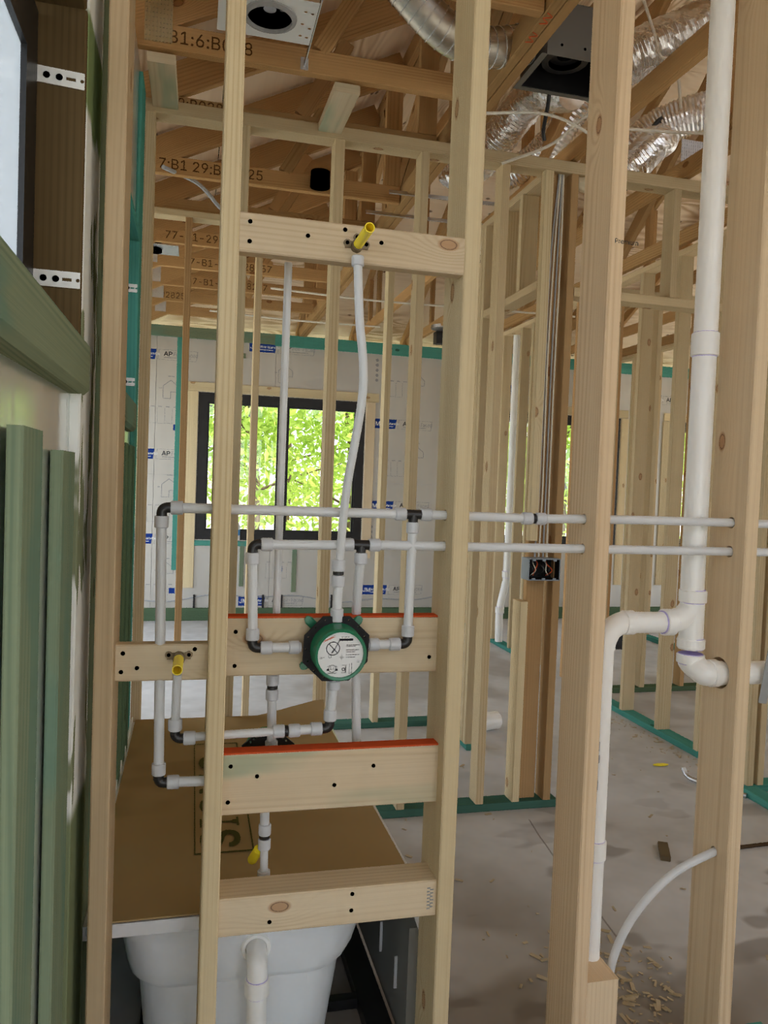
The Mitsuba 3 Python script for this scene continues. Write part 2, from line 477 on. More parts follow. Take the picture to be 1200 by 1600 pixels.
def plate_mesh(x0, x1, y, z0, z1, k=1.0):
    """A toothed nail plate on a face that looks to -y."""
    m = [bx(x0, x1, y - 0.0015, y, z0, z1)]
    nx, nzz = max(2, int((x1 - x0) / 0.012)), max(2, int((z1 - z0) / 0.016))
    for i in range(nx):
        for j in range(nzz):
            x, z = x0 + (i + .5) * (x1 - x0) / nx, z0 + (j + .5) * (z1 - z0) / nzz
            m.append(bx(x - 0.0018 * k, x + 0.0018 * k, y - 0.0045 * k, y - 0.0014, z - 0.005 * k, z + 0.005 * k))
    return cat(*m)


ORD = ['first', 'second', 'third', 'fourth', 'fifth', 'sixth', 'seventh', 'eighth', 'ninth', 'tenth', 'eleventh', 'twelfth']
JACKS = [2.34, 2.94, 3.475, 4.125, 4.73, 5.32, 5.92, 6.50, 7.08, 7.66]
STAMP = {2.94: ('B1:6:B028', -0.135, 0.045), 3.475: ('J7 29:B0282', -0.235, 0.042), 4.125: ('7:B1 29:B02825', -0.22, 0.05),
         5.32: ('77-B1-29-B28257', -0.23, 0.05), 5.92: ('77-B1-29-B28257', -0.12, 0.05), 6.50: ('77-B1-29-B28257', -0.10, 0.05), 7.08: ('B28251', -0.33, 0.05)}
for q, y in enumerate(JACKS):
    t = thing('jack_truss', f'{ORD[q]} short truss from the front' + (f', chord stencilled {STAMP[y][0]}' if y in STAMP else ', running to the double girder'), 'roof truss', 'short trusses between the left wall and the girder')
    left = -0.55
    end = min(1.05, hipx(y + 0.04) - 0.1)
    put('bottom_chord', xboard(left, end, y, y + 0.038, Z0, Z1), 'truss', t)
    zc = lambda x: 3.19 + 0.5 * x + 0.078
    put('top_chord', board((left - 0.1, y + 0.019, zc(left - 0.1)), (end, y + 0.019, zc(end)), 0.138, 0.038, (0, 0, 1)), 'truss', t)
    if end > 0.8:
        put('web', stud(end - 0.089, end, y + 0.0, y + 0.038, Z1, 3.19 + 0.5 * (end - 0.089)), 'truss', t)
        put('web', board((0.42, y + 0.019, Z1), (0.62, y + 0.019, 3.49), 0.064, 0.038, (1, 0, 0)), 'truss', t)
    put('nail_plate', plate_mesh(-0.215 if q < 3 else -0.40, -0.118 if q < 3 else -0.30, y, Z0 + 0.018, 3.28 if q == 1 else 3.2, 1.5 if q == 1 else 1.0), 'gold_zinc' if q == 1 else 'zinc', t)
    if y in STAMP:
        s, x, h = STAMP[y]
        put('stamp', text(s, h, (x, y + 0.0003, Z0 + (0.040 if y == 3.475 else 0.024)), sx=0.98, depth=0.001), 'brown_ink', t, label='dark stencilled letters on the chord')

LONG = [1.055, 1.66, 2.26, 2.86, 3.46, 4.06, 4.66]
for q, x in enumerate(LONG):
    lab = 'double pine girder truss carrying the short trusses, running away from the viewer' if q == 0 else f'{ORD[q - 1]} long roof truss to the right of the double girder'
    t = thing('girder_truss' if q == 0 else 'long_truss', lab, 'roof truss', None if q == 0 else 'long trusses right of the girder')
    top = LEFT(min(x, 2 * RIDGE - x - 0.04)) - 0.11
    ys = 8.42 - (top - 3.155) / 0.5
    plies = (0, 0.041) if q == 0 else (0,)
    for o in plies:
        put('bottom_chord', yboard(x + o, x + o + 0.038, -3.2, 8.38, Z0, Z1), 'truss', t)
        put('top_chord', yboard(x + o, x + o + 0.038, -3.2, ys, top, top + 0.089), 'truss', t)
        put('top_chord', board((x + o + 0.019, ys, top + 0.045), (x + o + 0.019, 8.6, BACK(8.6) - 0.072), 0.089, 0.038, (0, 0, 1)), 'truss', t)
        yk = ys - (0.1, 0.75, 0.95, 0.3, 0.6, 0.2, 0.4)[q]
        k = 0
        step = 1.25 if q == 0 else 1.9
        while yk > 0.6:
            put('web', stud(x + o, x + o + 0.038, yk - 0.089, yk, Z1, top), 'truss', t)
            put('web', board((x + o + 0.019, yk - 0.12, Z1 + 0.02), (x + o + 0.019, yk - step + 0.04, top - 0.02), 0.089, 0.038, (0, 1, 0)), 'truss', t)
            yk -= step
            k += 1
        n = 3
        for j in range(n):
            yj = ys + (8.0 - ys) * (j + 1) / (n + 1)
            if BACK(yj) - 0.12 - Z1 > 0.15:
                put('web', stud(x + o, x + o + 0.038, yj - 0.06, yj, Z1, BACK(yj) - 0.115), 'truss', t)
# lettering in red on the girder's underside
R1 = np.array([[0, 1, 0, 0], [1, 0, 0, 0], [0, 0, -1, 0], [0, 0, 0, 1.0]])
g = cat(*[tube(bezier(*[(1.062 + 0.024 * (i % 2), 2.34 + oy + 0.016 * i + 0.006 * math.sin(3 * i), Z0 - 0.0012) for i in range(5)], n=5), 0.0016, 5) for oy in (0.0, 0.11)])
put('marking', g, 'red', 'girder_truss', label='red pencil scribble on the underside')
# pale flat nailers that lie on the chords
for a, b, w, lab in (((0.53, 2.96, 3.044), (0.52, 3.44, 3.044), 0.10, 'short pale board lying flat under the trusses right of the recessed light'),
                     ((-0.155, 2.96, 3.044), (-0.15, 3.44, 3.044), 0.10, 'short pale board lying flat under the trusses in the upper left corner')):
    put('ceiling_nailer', board(np.array(a) - [0, 0, 0.02], np.array(b) - [0, 0, 0.02], w, 0.036, (1, 0, 0)), 'green_board', label=lab, cat='board')

# ---------------------------------------------------------------- near plumbing wall
YF, YB = 1.65, 1.79
XS = [-0.188, 0.041, 0.575, 0.933, 1.350]
HOT, COLD = 1.377, 1.450
w1 = thing('stud_wall', 'near framed wall of thick pale pine studs that carries the shower valve and water pipes', 'stud wall')
PX = (1, 0, 0)
yp = 1.712
hol = {1: [((0.06, yp, COLD), PX, 0.0135), ((0.06, yp, 0.849), PX, 0.0135), ((0.06, yp, 0.9495), PX, 0.0125)],
       2: [((0.59, yp, COLD), PX, 0.0135), ((0.59, yp, HOT), PX, 0.0135)],
       3: [((0.95, yp, COLD), PX, 0.0135), ((0.95, yp, HOT), PX, 0.0135)],
       4: [((1.37, yp - 0.005, COLD + 0.002), PX, 0.0150), ((1.37, yp - 0.004, HOT), PX, 0.0150), ((1.37, 1.722, 1.057), PX, 0.0410), ((1.37, 1.704, 0.589), PX, 0.013)]}
SL = ['leftmost near stud with brownish face', 'second near stud, left of the shower valve', 'near stud right of the shower valve', 'wide near stud beside the white drain pipe', 'rightmost near stud with holes for the pipes']
for i, x in enumerate(XS):
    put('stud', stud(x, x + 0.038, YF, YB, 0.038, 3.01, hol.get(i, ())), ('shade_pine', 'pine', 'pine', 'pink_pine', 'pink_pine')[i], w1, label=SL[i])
put('stud', stud(1.391, 1.425, 1.70, YB, 0.60, 3.01), 'pine', w1, label='short sistered stud behind the rightmost near stud')
put('bottom_plate', xboard(-0.20, 1.60, YF, YB, 0.0, 0.038), 'teal', w1, label='green treated sole plate')
put('top_plate', xboard(-0.20, 2.6, YF, YB, 3.01, 3.048), 'pine', w1)


def block(x0, x1, y0, y1, z0, z1, mat, lab, dots, red=False, tilt=0.0):
    k = put('block', board((x0, (y0 + y1) / 2, (z0 + z1) / 2), (x1, (y0 + y1) / 2, (z0 + z1) / 2 + tilt), z1 - z0, y1 - y0, (0, 0, 1)), mat, w1, label=lab)
    screws(k, dots, y0)
    if red:
        put('painted_edge', board((x0, (y0 + y1) / 2, z1 + 0.0004), (x1, (y0 + y1) / 2, z1 + 0.0004 + tilt), y1 - y0 + 0.0008, 0.004, (0, 1, 0), ch=0.001), 'red', k, label='red sprayed top edge')
    return k


bk = block(0.079, 0.575, 1.652, 1.69, 1.993, 2.075, 'board', 'upper block above the valve, holding the yellow shower stub', [(0.10, 2.056), (0.10, 2.015), (0.302, 2.062), (0.383, 2.043), (0.222, 2.040)])
bm = block(0.079, 0.575, 1.735, 1.773, 1.074, 1.207, 'board', 'middle block behind the shower valve with red top edge', [(0.101, 1.175), (0.101, 1.098), (0.557, 1.11)], red=True)
bl = block(0.079, 0.575, 1.693, 1.731, 0.775, 0.912, 'green_board', 'lower wide block below the valve with red top edge and greenish stain', [(0.097, 0.885), (0.093, 0.805), (0.155, 0.86), (0.42, 0.87), (0.33, 0.83)], red=True)
bb = block(0.079, 0.575, 1.665, 1.754, 0.517, 0.602, 'board', 'lowest block just above the bathtub end', [(0.19, 0.542), (0.375, 0.588), (0.374, 0.55)])
put('grade_stamp', bars([(0.553 + 0.0035 * (i % 4), 0.556 + 0.0035 * (i % 4) + 0.001 * (i % 3), 0.535 + 0.004 * (i // 2), 0.538 + 0.004 * (i // 2)) for i in range(26)], 1.665), 'grey_ink', bb)
bs = block(-0.150, 0.041, 1.70, 1.738, 1.077, 1.156, 'board', 'small block at left holding a yellow stub', [(-0.135, 1.138), (-0.138, 1.098), (-0.106, 1.106), (0.013, 1.145)])
put('stub_block', stud(0.972, 1.062, 1.66, 1.79, 0.038, 0.310), 'board', label='short upright pale block at the foot of the stud where the thin drain pipe ends', cat='wood block')
put('marking', text('Premium', 0.011, (0.945, YF, 2.105), depth=0.0004), 'ink', w1)

# ---------------------------------------------------------------- water pipes (PEX)
RP, RC = 0.0110, 0.0150


def pipe(parent, pts, r=RP, mat='pex', label=None):
    return put('pipe', tube(pts, r, 18), mat, parent, smooth=35, label=label)


def collar(parent, c, d, L=0.026, r=RC):
    c, d = np.asarray(c, float), np.asarray(d, float)
    prof = [(0, -L / 2), (r - .0015, -L / 2), (r, -L / 2 + .002), (r, L / 2 - .002), (r - .0015, L / 2), (0, L / 2)]
    return put('collar', lathe(prof, c, d, 24), 'collar', parent, smooth=35)


def elbow(parent, c, d1, d2, reach=0.024, r=0.0112):
    c, d1, d2 = (np.asarray(a, float) for a in (c, d1, d2))
    q = 0.012
    pts = [c + d1 * reach] + [c + q * ((1 - math.sin(t)) * d1 + (1 - math.cos(t)) * d2) for t in np.linspace(0, math.pi / 2, 7)] + [c + d2 * reach]
    put('elbow', tube(pts, r, 16), 'black', parent, smooth=35, label='black plastic elbow')
    collar(parent, c + d1 * 0.031, d1)
    collar(parent, c + d2 * 0.031, d2)


def tee(parent, c, d1, d2, d3, reach=0.024, r=0.0112):
    c, d1, d2, d3 = (np.asarray(a, float) for a in (c, d1, d2, d3))
    put('tee', cat(tube([c + d1 * reach, c + d2 * reach], r, 16), tube([c, c + d3 * reach], r, 16)), 'black', parent, smooth=35, label='black plastic tee')
    for d in (d1, d2, d3):
        collar(parent, c + d * 0.031, d)


def coupling(parent, c, d):
    c, d = np.asarray(c, float), np.asarray(d, float)
    put('coupling', tube([c - d * 0.003, c + d * 0.003], 0.0125, 16), 'black', parent, smooth=35, label='black ring between two collars')
    collar(parent, c + d * 0.0175, d)
    collar(parent, c - d * 0.0175, d)


def droop(x0, x1, z, s, n=10):
    return [(x, yp, z - s * 4 * (x - x0) * (x1 - x) / (x1 - x0) ** 2) for x in np.linspace(x0, x1, n)]


XP, XM, ZP, ZM, YM, YP_ = np.array([1., 0, 0]), np.array([-1., 0, 0]), np.array([0, 0, 1.]), np.array([0, 0, -1.]), np.array([0, -1., 0]), np.array([0, 1., 0])
up_ = thing('water_pipe', 'upper milky plastic water pipe running through the near studs, with legs down at both ends', 'pipe')
pipe(up_, [(-0.030, yp, COLD), (0.465, yp, COLD)])
elbow(up_, (-0.064, yp, COLD), XP, ZM)
pipe(up_, [(-0.064, yp, 1.415), (-0.056, yp, 0.885)])
elbow(up_, (-0.056, yp, 0.850), ZP, XP)
pipe(up_, [(-0.022, yp, 0.850), (0.075, yp, 0.848)])
tee(up_, (0.497, yp, COLD), XM, XP, ZM)
pipe(up_, [(0.530, yp, COLD), (0.62, yp, COLD), (0.70, yp, COLD - 0.001), (0.79, yp, COLD - 0.002)])
coupling(up_, (0.800, yp, COLD - 0.002), XP)
pipe(up_, [(0.815, yp, COLD - 0.002), (0.90, yp, COLD), (1.1, yp, COLD + 0.002), (1.39, yp - 0.005, COLD + 0.002), (1.52, yp - 0.005, COLD)])
pipe(up_, [(0.497, yp, 1.420), (0.495, yp, 1.185)])
elbow(up_, (0.495, yp, 1.147), ZP, XM)
pipe(up_, [(0.465, yp, 1.147), (0.400, yp, 1.147)])
collar(up_, (0.414, yp, 1.147), XP, 0.024)
lo_ = thing('water_pipe', 'lower milky plastic water pipe through the near studs, with a tee above the valve', 'pipe')
pipe(lo_, [(0.165, yp, HOT - 0.003), (0.345, yp, HOT - 0.001)])
elbow(lo_, (0.131, yp, HOT - 0.003), XP, ZM)
pipe(lo_, [(0.131, yp, 1.345), (0.137, yp, 1.180)])
elbow(lo_, (0.137, yp, 1.143), ZP, XP)
pipe(lo_, [(0.168, yp, 1.143), (0.246, yp, 1.143)])
collar(lo_, (0.230, yp, 1.143), XP, 0.024)
tee(lo_, (0.376, yp, HOT), XM, XP, ZM)
pipe(lo_, [(0.408, yp, HOT), (0.8, yp, HOT), (1.39, yp - 0.004, HOT), (1.52, yp - 0.004, HOT)])
pipe(lo_, bezier((0.376, yp, 1.345), (0.378, 1.745, 1.24), (0.39, 1.792, 1.12), (0.405, 1.795, 0.80), n=8))
ri = thing('shower_riser', 'milky plastic riser from the valve top to the yellow stub on the upper block', 'pipe')
pipe(ri, bezier((0.325, 1.70, 1.345), (0.330, 1.675, 1.50), (0.351, 1.638, 1.72), (0.335, 1.625, 1.87), (0.328, 1.63, 1.985), n=8), r=0.0095)
coupling(ri, (0.323, 1.70, 1.313), ZP)
pipe(ri, [(0.323, 1.70, 1.295), (0.323, 1.70, 1.222)])
collar(ri, (0.323, 1.70, 1.218), ZP, 0.03)
collar(ri, (0.328, 1.632, 1.992), ZP, 0.022, 0.0135)


def ear(parent, c, zdir):
    """A brass drop-ear elbow fixed to a block face at c, its outlet towards the viewer."""
    c = np.asarray(c, float)
    m = [lathe([(0, 0), (0.013, 0), (0.013, 0.022), (0, 0.022)], c + [0, 0.001, 0], YM, 20)]
    for dx, dz in ((-0.021, 0.006), (0.021, 0.006), (0, -0.02 * zdir)):
        m.append(rod(c + [dx, 0, dz], c + [dx, -0.004, dz], 0.0075, 14))
        m.append(bx(c[0] + min(dx, 0) - .004, c[0] + max(dx, 0) + .004, c[1] - 0.004, c[1], c[2] + min(dz, 0) - .004, c[2] + max(dz, 0) + .004))
    k = put('ear_elbow', cat(*m), 'bronze', parent, smooth=35, label='metal ear elbow screwed to the block')
    screws(k, [(c[0] - 0.021, c[2] + 0.006), (c[0] + 0.021, c[2] + 0.006), (c[0], c[2] - 0.02 * zdir)], c[1] - 0.0045, 0.004)


def stub(parent, p0, p1, r=0.0105):
    p0, p1 = np.asarray(p0, float), np.asarray(p1, float)
    L = np.linalg.norm(p1 - p0)
    put('stub', lathe([(0.0, 0), (r, 0), (r, L), (r - 0.0018, L), (r - 0.002, 0.01), (0, 0.01)], p0, (p1 - p0) / L, 28), 'yellow', parent, smooth=40, label='yellow plastic stub pipe')


ear(ri, (0.328, 1.651, 2.028), -1)
stub(ri, (0.328, 1.630, 2.028), (0.331, 1.535, 2.034))
hs = thing('hand_shower_pipe', 'milky plastic pipe from under the valve to the yellow stub on the small block', 'pipe')
pipe(hs, [(0.322, 1.70, 1.075), (0.319, yp, 0.995)])
collar(hs, (0.322, 1.70, 1.058), ZP, 0.02)
elbow(hs, (0.318, yp, 0.955), ZP, XM)
pipe(hs, [(0.288, yp, 0.955), (0.235, yp, 0.953)])
coupling(hs, (0.219, yp, 0.953), XP)
pipe(hs, [(0.203, yp, 0.953), (0.010, yp, 0.948)], r=0.0095)
elbow(hs, (-0.024, yp, 0.946), XP, ZP, r=0.0105)
pipe(hs, [(-0.024, yp, 0.975), (-0.022, 1.692, 1.092)], r=0.0095)
ear(hs, (-0.020, 1.699, 1.128), 1)
stub(hs, (-0.020, 1.68, 1.128), (-0.021, 1.585, 1.128))
sp = thing('spout_pipe', 'milky plastic pipe standing behind the blocks, from the upper block down to the bathtub spout', 'pipe')
pipe(sp, [(0.199, 1.80, 2.02), (0.1985, 1.805, 1.6), (0.198, 1.80, 1.20), (0.195, 1.80, 1.052)], r=0.0090)
coupling(sp, (0.194, 1.80, 1.030), ZP)
pipe(sp, [(0.194, 1.80, 1.01), (0.196, 1.80, 0.90)])
collar(sp, (0.196, 1.80, 0.885), ZP, 0.035)
pipe(sp, [(0.186, 1.80, 0.80), (0.186, 1.80, 0.69)])
coupling(sp, (0.187, 1.80, 0.672), ZP)
pipe(sp, [(0.187, 1.80, 0.655), (0.188, 1.80, 0.59)], r=0.0095)
collar(sp, (0.188, 1.80, 0.578), ZP, 0.025)
stub(sp, (0.176, 1.815, 0.635), (0.165, 1.86, 0.588), r=0.0115)
hose = thing('hose', 'curved milky plastic water tube from the rightmost stud down to the floor block', 'tube')
put('tube', tube(bezier((1.39, 1.704, 0.592), (1.34, 1.704, 0.584), (1.235, 1.715, 0.53), (1.15, 1.73, 0.435), (1.10, 1.74, 0.33), (1.085, 1.745, 0.22), (1.08, 1.745, 0.0), n=10), 0.0105, 18), 'pex', hose, smooth=35)
# ---------------------------------------------------------------- the mixing valve
va = thing('shower_valve', 'round green shower valve guard with white label disc on the middle block', 'shower valve')
vc = np.array([0.323, 1.735, 1.142])
oct_ = [(0.079 * math.cos(t) * (1.0 if i % 2 else 1.03), 0.079 * math.sin(t)) for i, t in enumerate(np.arange(8) * math.pi / 4 + math.pi / 8)]
fl = Polygon(oct_)
for i in range(16):
    t = i * math.pi / 8
    fl = fl.difference(affinity.translate(Polygon([(0.0022 * math.cos(s), 0.0022 * math.sin(s)) for s in np.arange(8) * math.pi / 4]), 0.0695 * math.cos(t), 0.0695 * math.sin(t)))
put('flange', slab(fl, (0.323, 1.699, 1.143), (1, 0, 0), (0, 0, 1), (0, -1, 0), 0.009), 'matte_black', va, label='black eight-sided flange with holes')
for sx, sz in ((-0.060, 0.060), (0.058, 0.060), (-0.068, -0.046), (0.056, -0.056)):
    put('ear', cat(rod(vc + [sx, 0, sz], vc + [sx, -0.010, sz], 0.0085, 18), board(vc + [sx, -0.006, sz], vc + [0, -0.006, 0], 0.02, 0.01, (1, 0, 1))[:2] and trimesh.Trimesh(*board(vc + [sx, -0.006, sz], vc + [sx * .3, -0.006, sz * .3], 0.02, 0.01, (sz, 0, -sx))[:2], process=False)), 'green', va)
put('body', lathe([(0, 0), (0.040, 0), (0.045, 0.02), (0.045, 0.036), (0, 0.036)], vc, YM, 40), 'black', va, smooth=30)
ax = np.array([0.012, -1.0, -0.05])
ax /= np.linalg.norm(ax)
gp = np.array([0.323, 1.700, 1.143])
put('guard_ring', lathe([(0.060, 0), (0.0585, 0.060), (0.056, 0.063), (0.0515, 0.062), (0.0512, 0.054), (0.0, 0.054), (0, 0.0)], gp, ax, 64), 'green', va, smooth=30, label='green plastic guard ring')
disc_c = gp + ax * 0.0555
dk = put('label_disc', lathe([(0, -0.001), (0.0510, -0.001), (0.0510, 0.0008), (0, 0.0008)], disc_c, ax, 64), 'white', va, label='white round instruction label')
DU = np.cross([0, 0, 1], ax)
DU /= np.linalg.norm(DU)
DU = -DU if DU[0] < 0 else DU
DV = np.cross(-ax, DU)
DV = -DV if DV[2] < 0 else DV
DM = np.eye(4)
DM[:3, 0], DM[:3, 1], DM[:3, 2], DM[:3, 3] = DU, DV, ax, disc_c + ax * 0.0008


def on_disc(shapes, mat, name='print', lab=None):
    ms = [trimesh.creation.extrude_polygon(h, 0.0004, engine='earcut') for s in shapes for h in getattr(s, 'geoms', [s])]
    m = cat(*ms)
    m.apply_transform(DM)
    put(name, m, mat, dk, label=lab)


def circ(x, y, r, n=32):
    return Polygon([(x + r * math.cos(t), y + r * math.sin(t)) for t in np.arange(n) * 2 * math.pi / n])


def line(x0, y0, x1, y1, w):
    from shapely.geometry import LineString
    return LineString([(x0, y0), (x1, y1)]).buffer(w / 2, cap_style=2)


def rect(x0, x1, y0, y1):
    return sbox(x0, y0, x1, y1)


pr = [circ(-0.017, 0.014, 0.0155).difference(circ(-0.017, 0.014, 0.0137)), line(-0.026, 0.024, -0.007, 0.004, 0.0018), line(-0.020, 0.004, -0.013, 0.013, .003), line(-0.013, 0.013, -0.004, 0.031, .0016),
      circ(-0.0235, -0.0035, 0.0038).difference(circ(-0.0235, -0.0035, 0.003)), rect(-0.004, 0.027, 0.031, 0.036), circ(0.003, -0.006, 0.003).difference(circ(0.003, -0.006, 0.0024)),
      line(-0.003, -0.006, 0.009, -0.006, .0005), line(0.003, -0.012, 0.003, 0.0, .0005)]
for a, b in ((0.021, 0.0195), (0.010, 0.007), (-0.001, -0.005)):
    pr += [rect(0.012, 0.042, a, a + 0.0012), rect(0.012, 0.033, b - 0.0015, b - 0.0003)]
pr += [rect(-0.046, -0.036, -0.006, -0.0052), rect(-0.046, -0.040, -0.009, -0.0082), rect(0.037, 0.045, -0.0145, -0.0137), rect(0.037, 0.042, -0.018, -0.0172), rect(0.001, 0.018, 0.0385, 0.0393)]
# the two small drawings
pr += [circ(-0.017, -0.031, 0.0085).difference(circ(-0.017, -0.031, 0.0075)), rect(-0.028, -0.006, -0.033, -0.0322), line(-0.028, -0.028, -0.024, -0.024, .001), line(-0.006, -0.028, -0.010, -0.024, .001), rect(-0.021, -0.013, -0.033, -0.026).difference(rect(-0.0205, -0.0135, -0.0325, -0.0265)),
       rect(-0.029, -0.024, -0.036, -0.031), rect(-0.010, -0.005, -0.036, -0.031), rect(-0.027, -0.007, -0.042, -0.0405),
       circ(0.008, -0.033, 0.004).difference(circ(0.008, -0.033, 0.0022)), rect(0.005, 0.016, -0.024, -0.0232), rect(0.012, 0.014, -0.041, -0.026), rect(0.021, 0.0218, -0.044, -0.021), rect(0.026, 0.0268, -0.044, -0.019), line(0.021, -0.044, 0.026, -0.040, .0006), rect(0.004, 0.014, -0.041, -0.040)]
on_disc(pr, 'ink')
on_disc([affinity.rotate(rect(-0.041, -0.012, 0.034, 0.0375).difference(rect(-0.0405, -0.0125, 0.0345, 0.037)), 25, origin=(-0.026, 0.036)), affinity.rotate(rect(-0.038, -0.016, 0.035, 0.0365), 25, origin=(-0.026, 0.036))], 'red', lab='small red slanting print')
# the rear valve, its black flange showing above the lower block
rv = thing('rear_valve', 'second valve behind the lower block with only its black holed flange showing', 'shower valve')
fl2 = Polygon([(-0.062, -0.03), (-0.062, 0.004), (-0.030, 0.030), (0.030, 0.030), (0.062, 0.004), (0.062, -0.03), (0.030, -0.062), (-0.030, -0.062)])
for x, z in ((-0.042, 0.012), (-0.034, 0.019), (0.042, 0.012), (0.034, 0.019), (-0.028, 0.024), (0.028, 0.024)):
    fl2 = fl2.difference(circ(x, z, 0.0026, 10))
put('flange', slab(fl2, (0.190, 1.815, 0.885), (1, 0, 0), (0, 0, 1), (0, -1, 0), 0.006), 'black', rv)
put('body', lathe([(0, 0), (0.05, 0), (0.05, 0.05), (0, 0.05)], (0.190, 1.816, 0.865), YP_, 32), 'green', rv, smooth=30)

# ---------------------------------------------------------------- PVC drains
def pv(parent, name, m, mat='pvc', lab=None):
    return put(name, m, mat, parent, smooth=35, label=lab)


def sock(parent, c, d, r, L=0.035):
    c, d = np.asarray(c, float), np.asarray(d, float)
    pv(parent, 'coupling', lathe([(0, -L / 2), (r - .002, -L / 2), (r, -L / 2 + .002), (r, L / 2 - .002), (r - .002, L / 2), (0, L / 2)], c, d, 32))
    for s in (-1, 1):
        pv(parent, 'glue_ring', lathe([(0, 0), (r - 0.0042, 0), (r - .0042, 0.002), (0, 0.002)], c + d * s * (L / 2 + 0.001) - d * 0.00125, d, 32), 'purple', 'thin purple glue line')


yd, R2 = 1.760, 0.0302
dp = thing('drain_pipe', 'thick white vent pipe standing left of the rightmost near stud', 'pipe')
pv(dp, 'pipe', tube([(1.2839, yd, 1.2453), (1.2829, yd, 3.3309)], R2, 32))
sock(dp, (1.2839, yd, 1.9117), ZP, 0.0348, 0.06)
sock(dp, (1.2869, yd, 1.2535), ZP, 0.0356, 0.032)
pv(dp, 'wye', cat(tube([(1.2869, yd, 1.2453), (1.2880, yd, 1.1131)], R2 + 0.001, 32),
                  tube(bezier((1.2880, yd, 1.2402), (1.2798, yd, 1.2168), (1.2595, yd, 1.1975), (1.2259, yd, 1.1863), n=6), [R2] * 19, 32)))
sock(dp, (1.2157, yd, 1.1843), XP, 0.0348, 0.03)
sock(dp, (1.2890, yd, 1.1283), ZP, 0.0356, 0.026)
sock(dp, (1.2900, yd, 1.0876), ZP, 0.0356, 0.024)
pv(dp, 'elbow', tube(bezier((1.2900, yd, 1.0927), (1.2920, yd, 1.0775), (1.3073, yd - .034, 1.0571), (1.3240, yd - .032, 1.0560), (1.3600, yd - .036, 1.0550), n=6), R2 + 0.002, 32))
sock(dp, (1.3340, yd - .034, 1.0555), XP, 0.0358, 0.022)
pv(dp, 'pipe', tube([(1.355, yd - .036, 1.0550), (1.8312, yd - .036, 1.0520)], R2, 32))
put('lettering', text('OT', 0.020, (1.475, yd - .036 - R2 - 0.001, 1.050), depth=0.0012), 'grey_ink', dp)
tp = thing('trap_pipe', 'thinner white plastic pipe from the drain wye bending down behind the wide stud', 'pipe')
pv(tp, 'pipe', tube([(1.2106, yd, 1.1843), (1.0936, yd, 1.1843)], 0.0275, 28))
sock(tp, (1.0987, yd, 1.1843), XP, 0.0315, 0.03)
pv(tp, 'elbow', tube(bezier((1.1038, yd, 1.1843), (1.0804, yd, 1.1833), (1.0509, yd, 1.1660), (1.0357, yd, 1.1365), (1.0336, yd, 1.1182), n=6), 0.0285, 28))
pv(tp, 'pipe', tube([(1.0336, yd, 1.1232), (1.0357, yd, 0.2900)], 0.0255, 28))
sock(tp, (1.0346, yd, 0.5942), ZP, 0.0300, 0.048)
put('lettering', bars([(1.008, 1.020, 0.86, 0.885), (1.010, 1.022, 0.83, 0.85), (1.006, 1.018, 0.80, 0.82), (1.010, 1.02, 0.76, 0.785)], yd - 0.0262), 'grey_ink', tp)
op = thing('overflow_pipe', 'white plastic overflow pipe with elbow on the end of the bathtub', 'pipe')
pv(op, 'flange', lathe([(0.026, 0), (0.036, 0), (0.036, 0.010), (0.033, 0.014), (0.026, 0.014), (0.026, 0)], (0.180, 1.856, 0.374), YM, 40))
pv(op, 'elbow', tube(bezier((0.180, 1.862, 0.374), (0.180, 1.828, 0.374), (0.180, 1.806, 0.366), (0.180, 1.797, 0.345), (0.180, 1.795, 0.318), n=6), 0.0245, 26))
sock(op, (0.180, 1.795, 0.312), ZP, 0.0295, 0.038)
pv(op, 'pipe', tube([(0.180, 1.795, 0.31), (0.184, 1.795, 0.06)], 0.0235, 26))
sb = put('steel_strip', board((1.497, 1.68, 1.28), (1.453, 1.68, 0.985), 0.026, 0.003, (1, 0, 0.1), ch=0.0008), 'dull_steel', label='grey steel strap slanting beside the rightmost stud', cat='strap')

# ---------------------------------------------------------------- bathtub
tubk = thing('bathtub', 'white bathtub set behind the near wall, under the cardboard sheet', 'bathtub')


def rrect(x0, x1, y0, y1, r, z, n=8):
    P = []
    for cx, cy, a in ((x1 - r, y1 - r, 0), (x0 + r, y1 - r, 1), (x0 + r, y0 + r, 2), (x1 - r, y0 + r, 3)):
        for t in np.linspace(0, math.pi / 2, n):
            P.append((cx + r * math.cos(t + a * math.pi / 2), cy + r * math.sin(t + a * math.pi / 2), z))
    return np.array(P)


def loft(rings, cap0=False, cap1=False):
    n = len(rings[0])
    v = np.vstack(rings)
    f = []
    for k in range(len(rings) - 1):
        for i in range(n):
            j = (i + 1) % n
            f += [[k * n + i, k * n + j, (k + 1) * n + j], [k * n + i, (k + 1) * n + j, (k + 1) * n + i]]
    for on, k in ((cap0, 0), (cap1, len(rings) - 1)):
        if on:
            c = len(v)
            v = np.vstack([v, rings[k].mean(0)[None]])
            f += [[k * n + i, k * n + (i + 1) % n, c] for i in range(n)]
    m = trimesh.Trimesh(v, np.array(f), process=False)
    m.fix_normals()
    return m


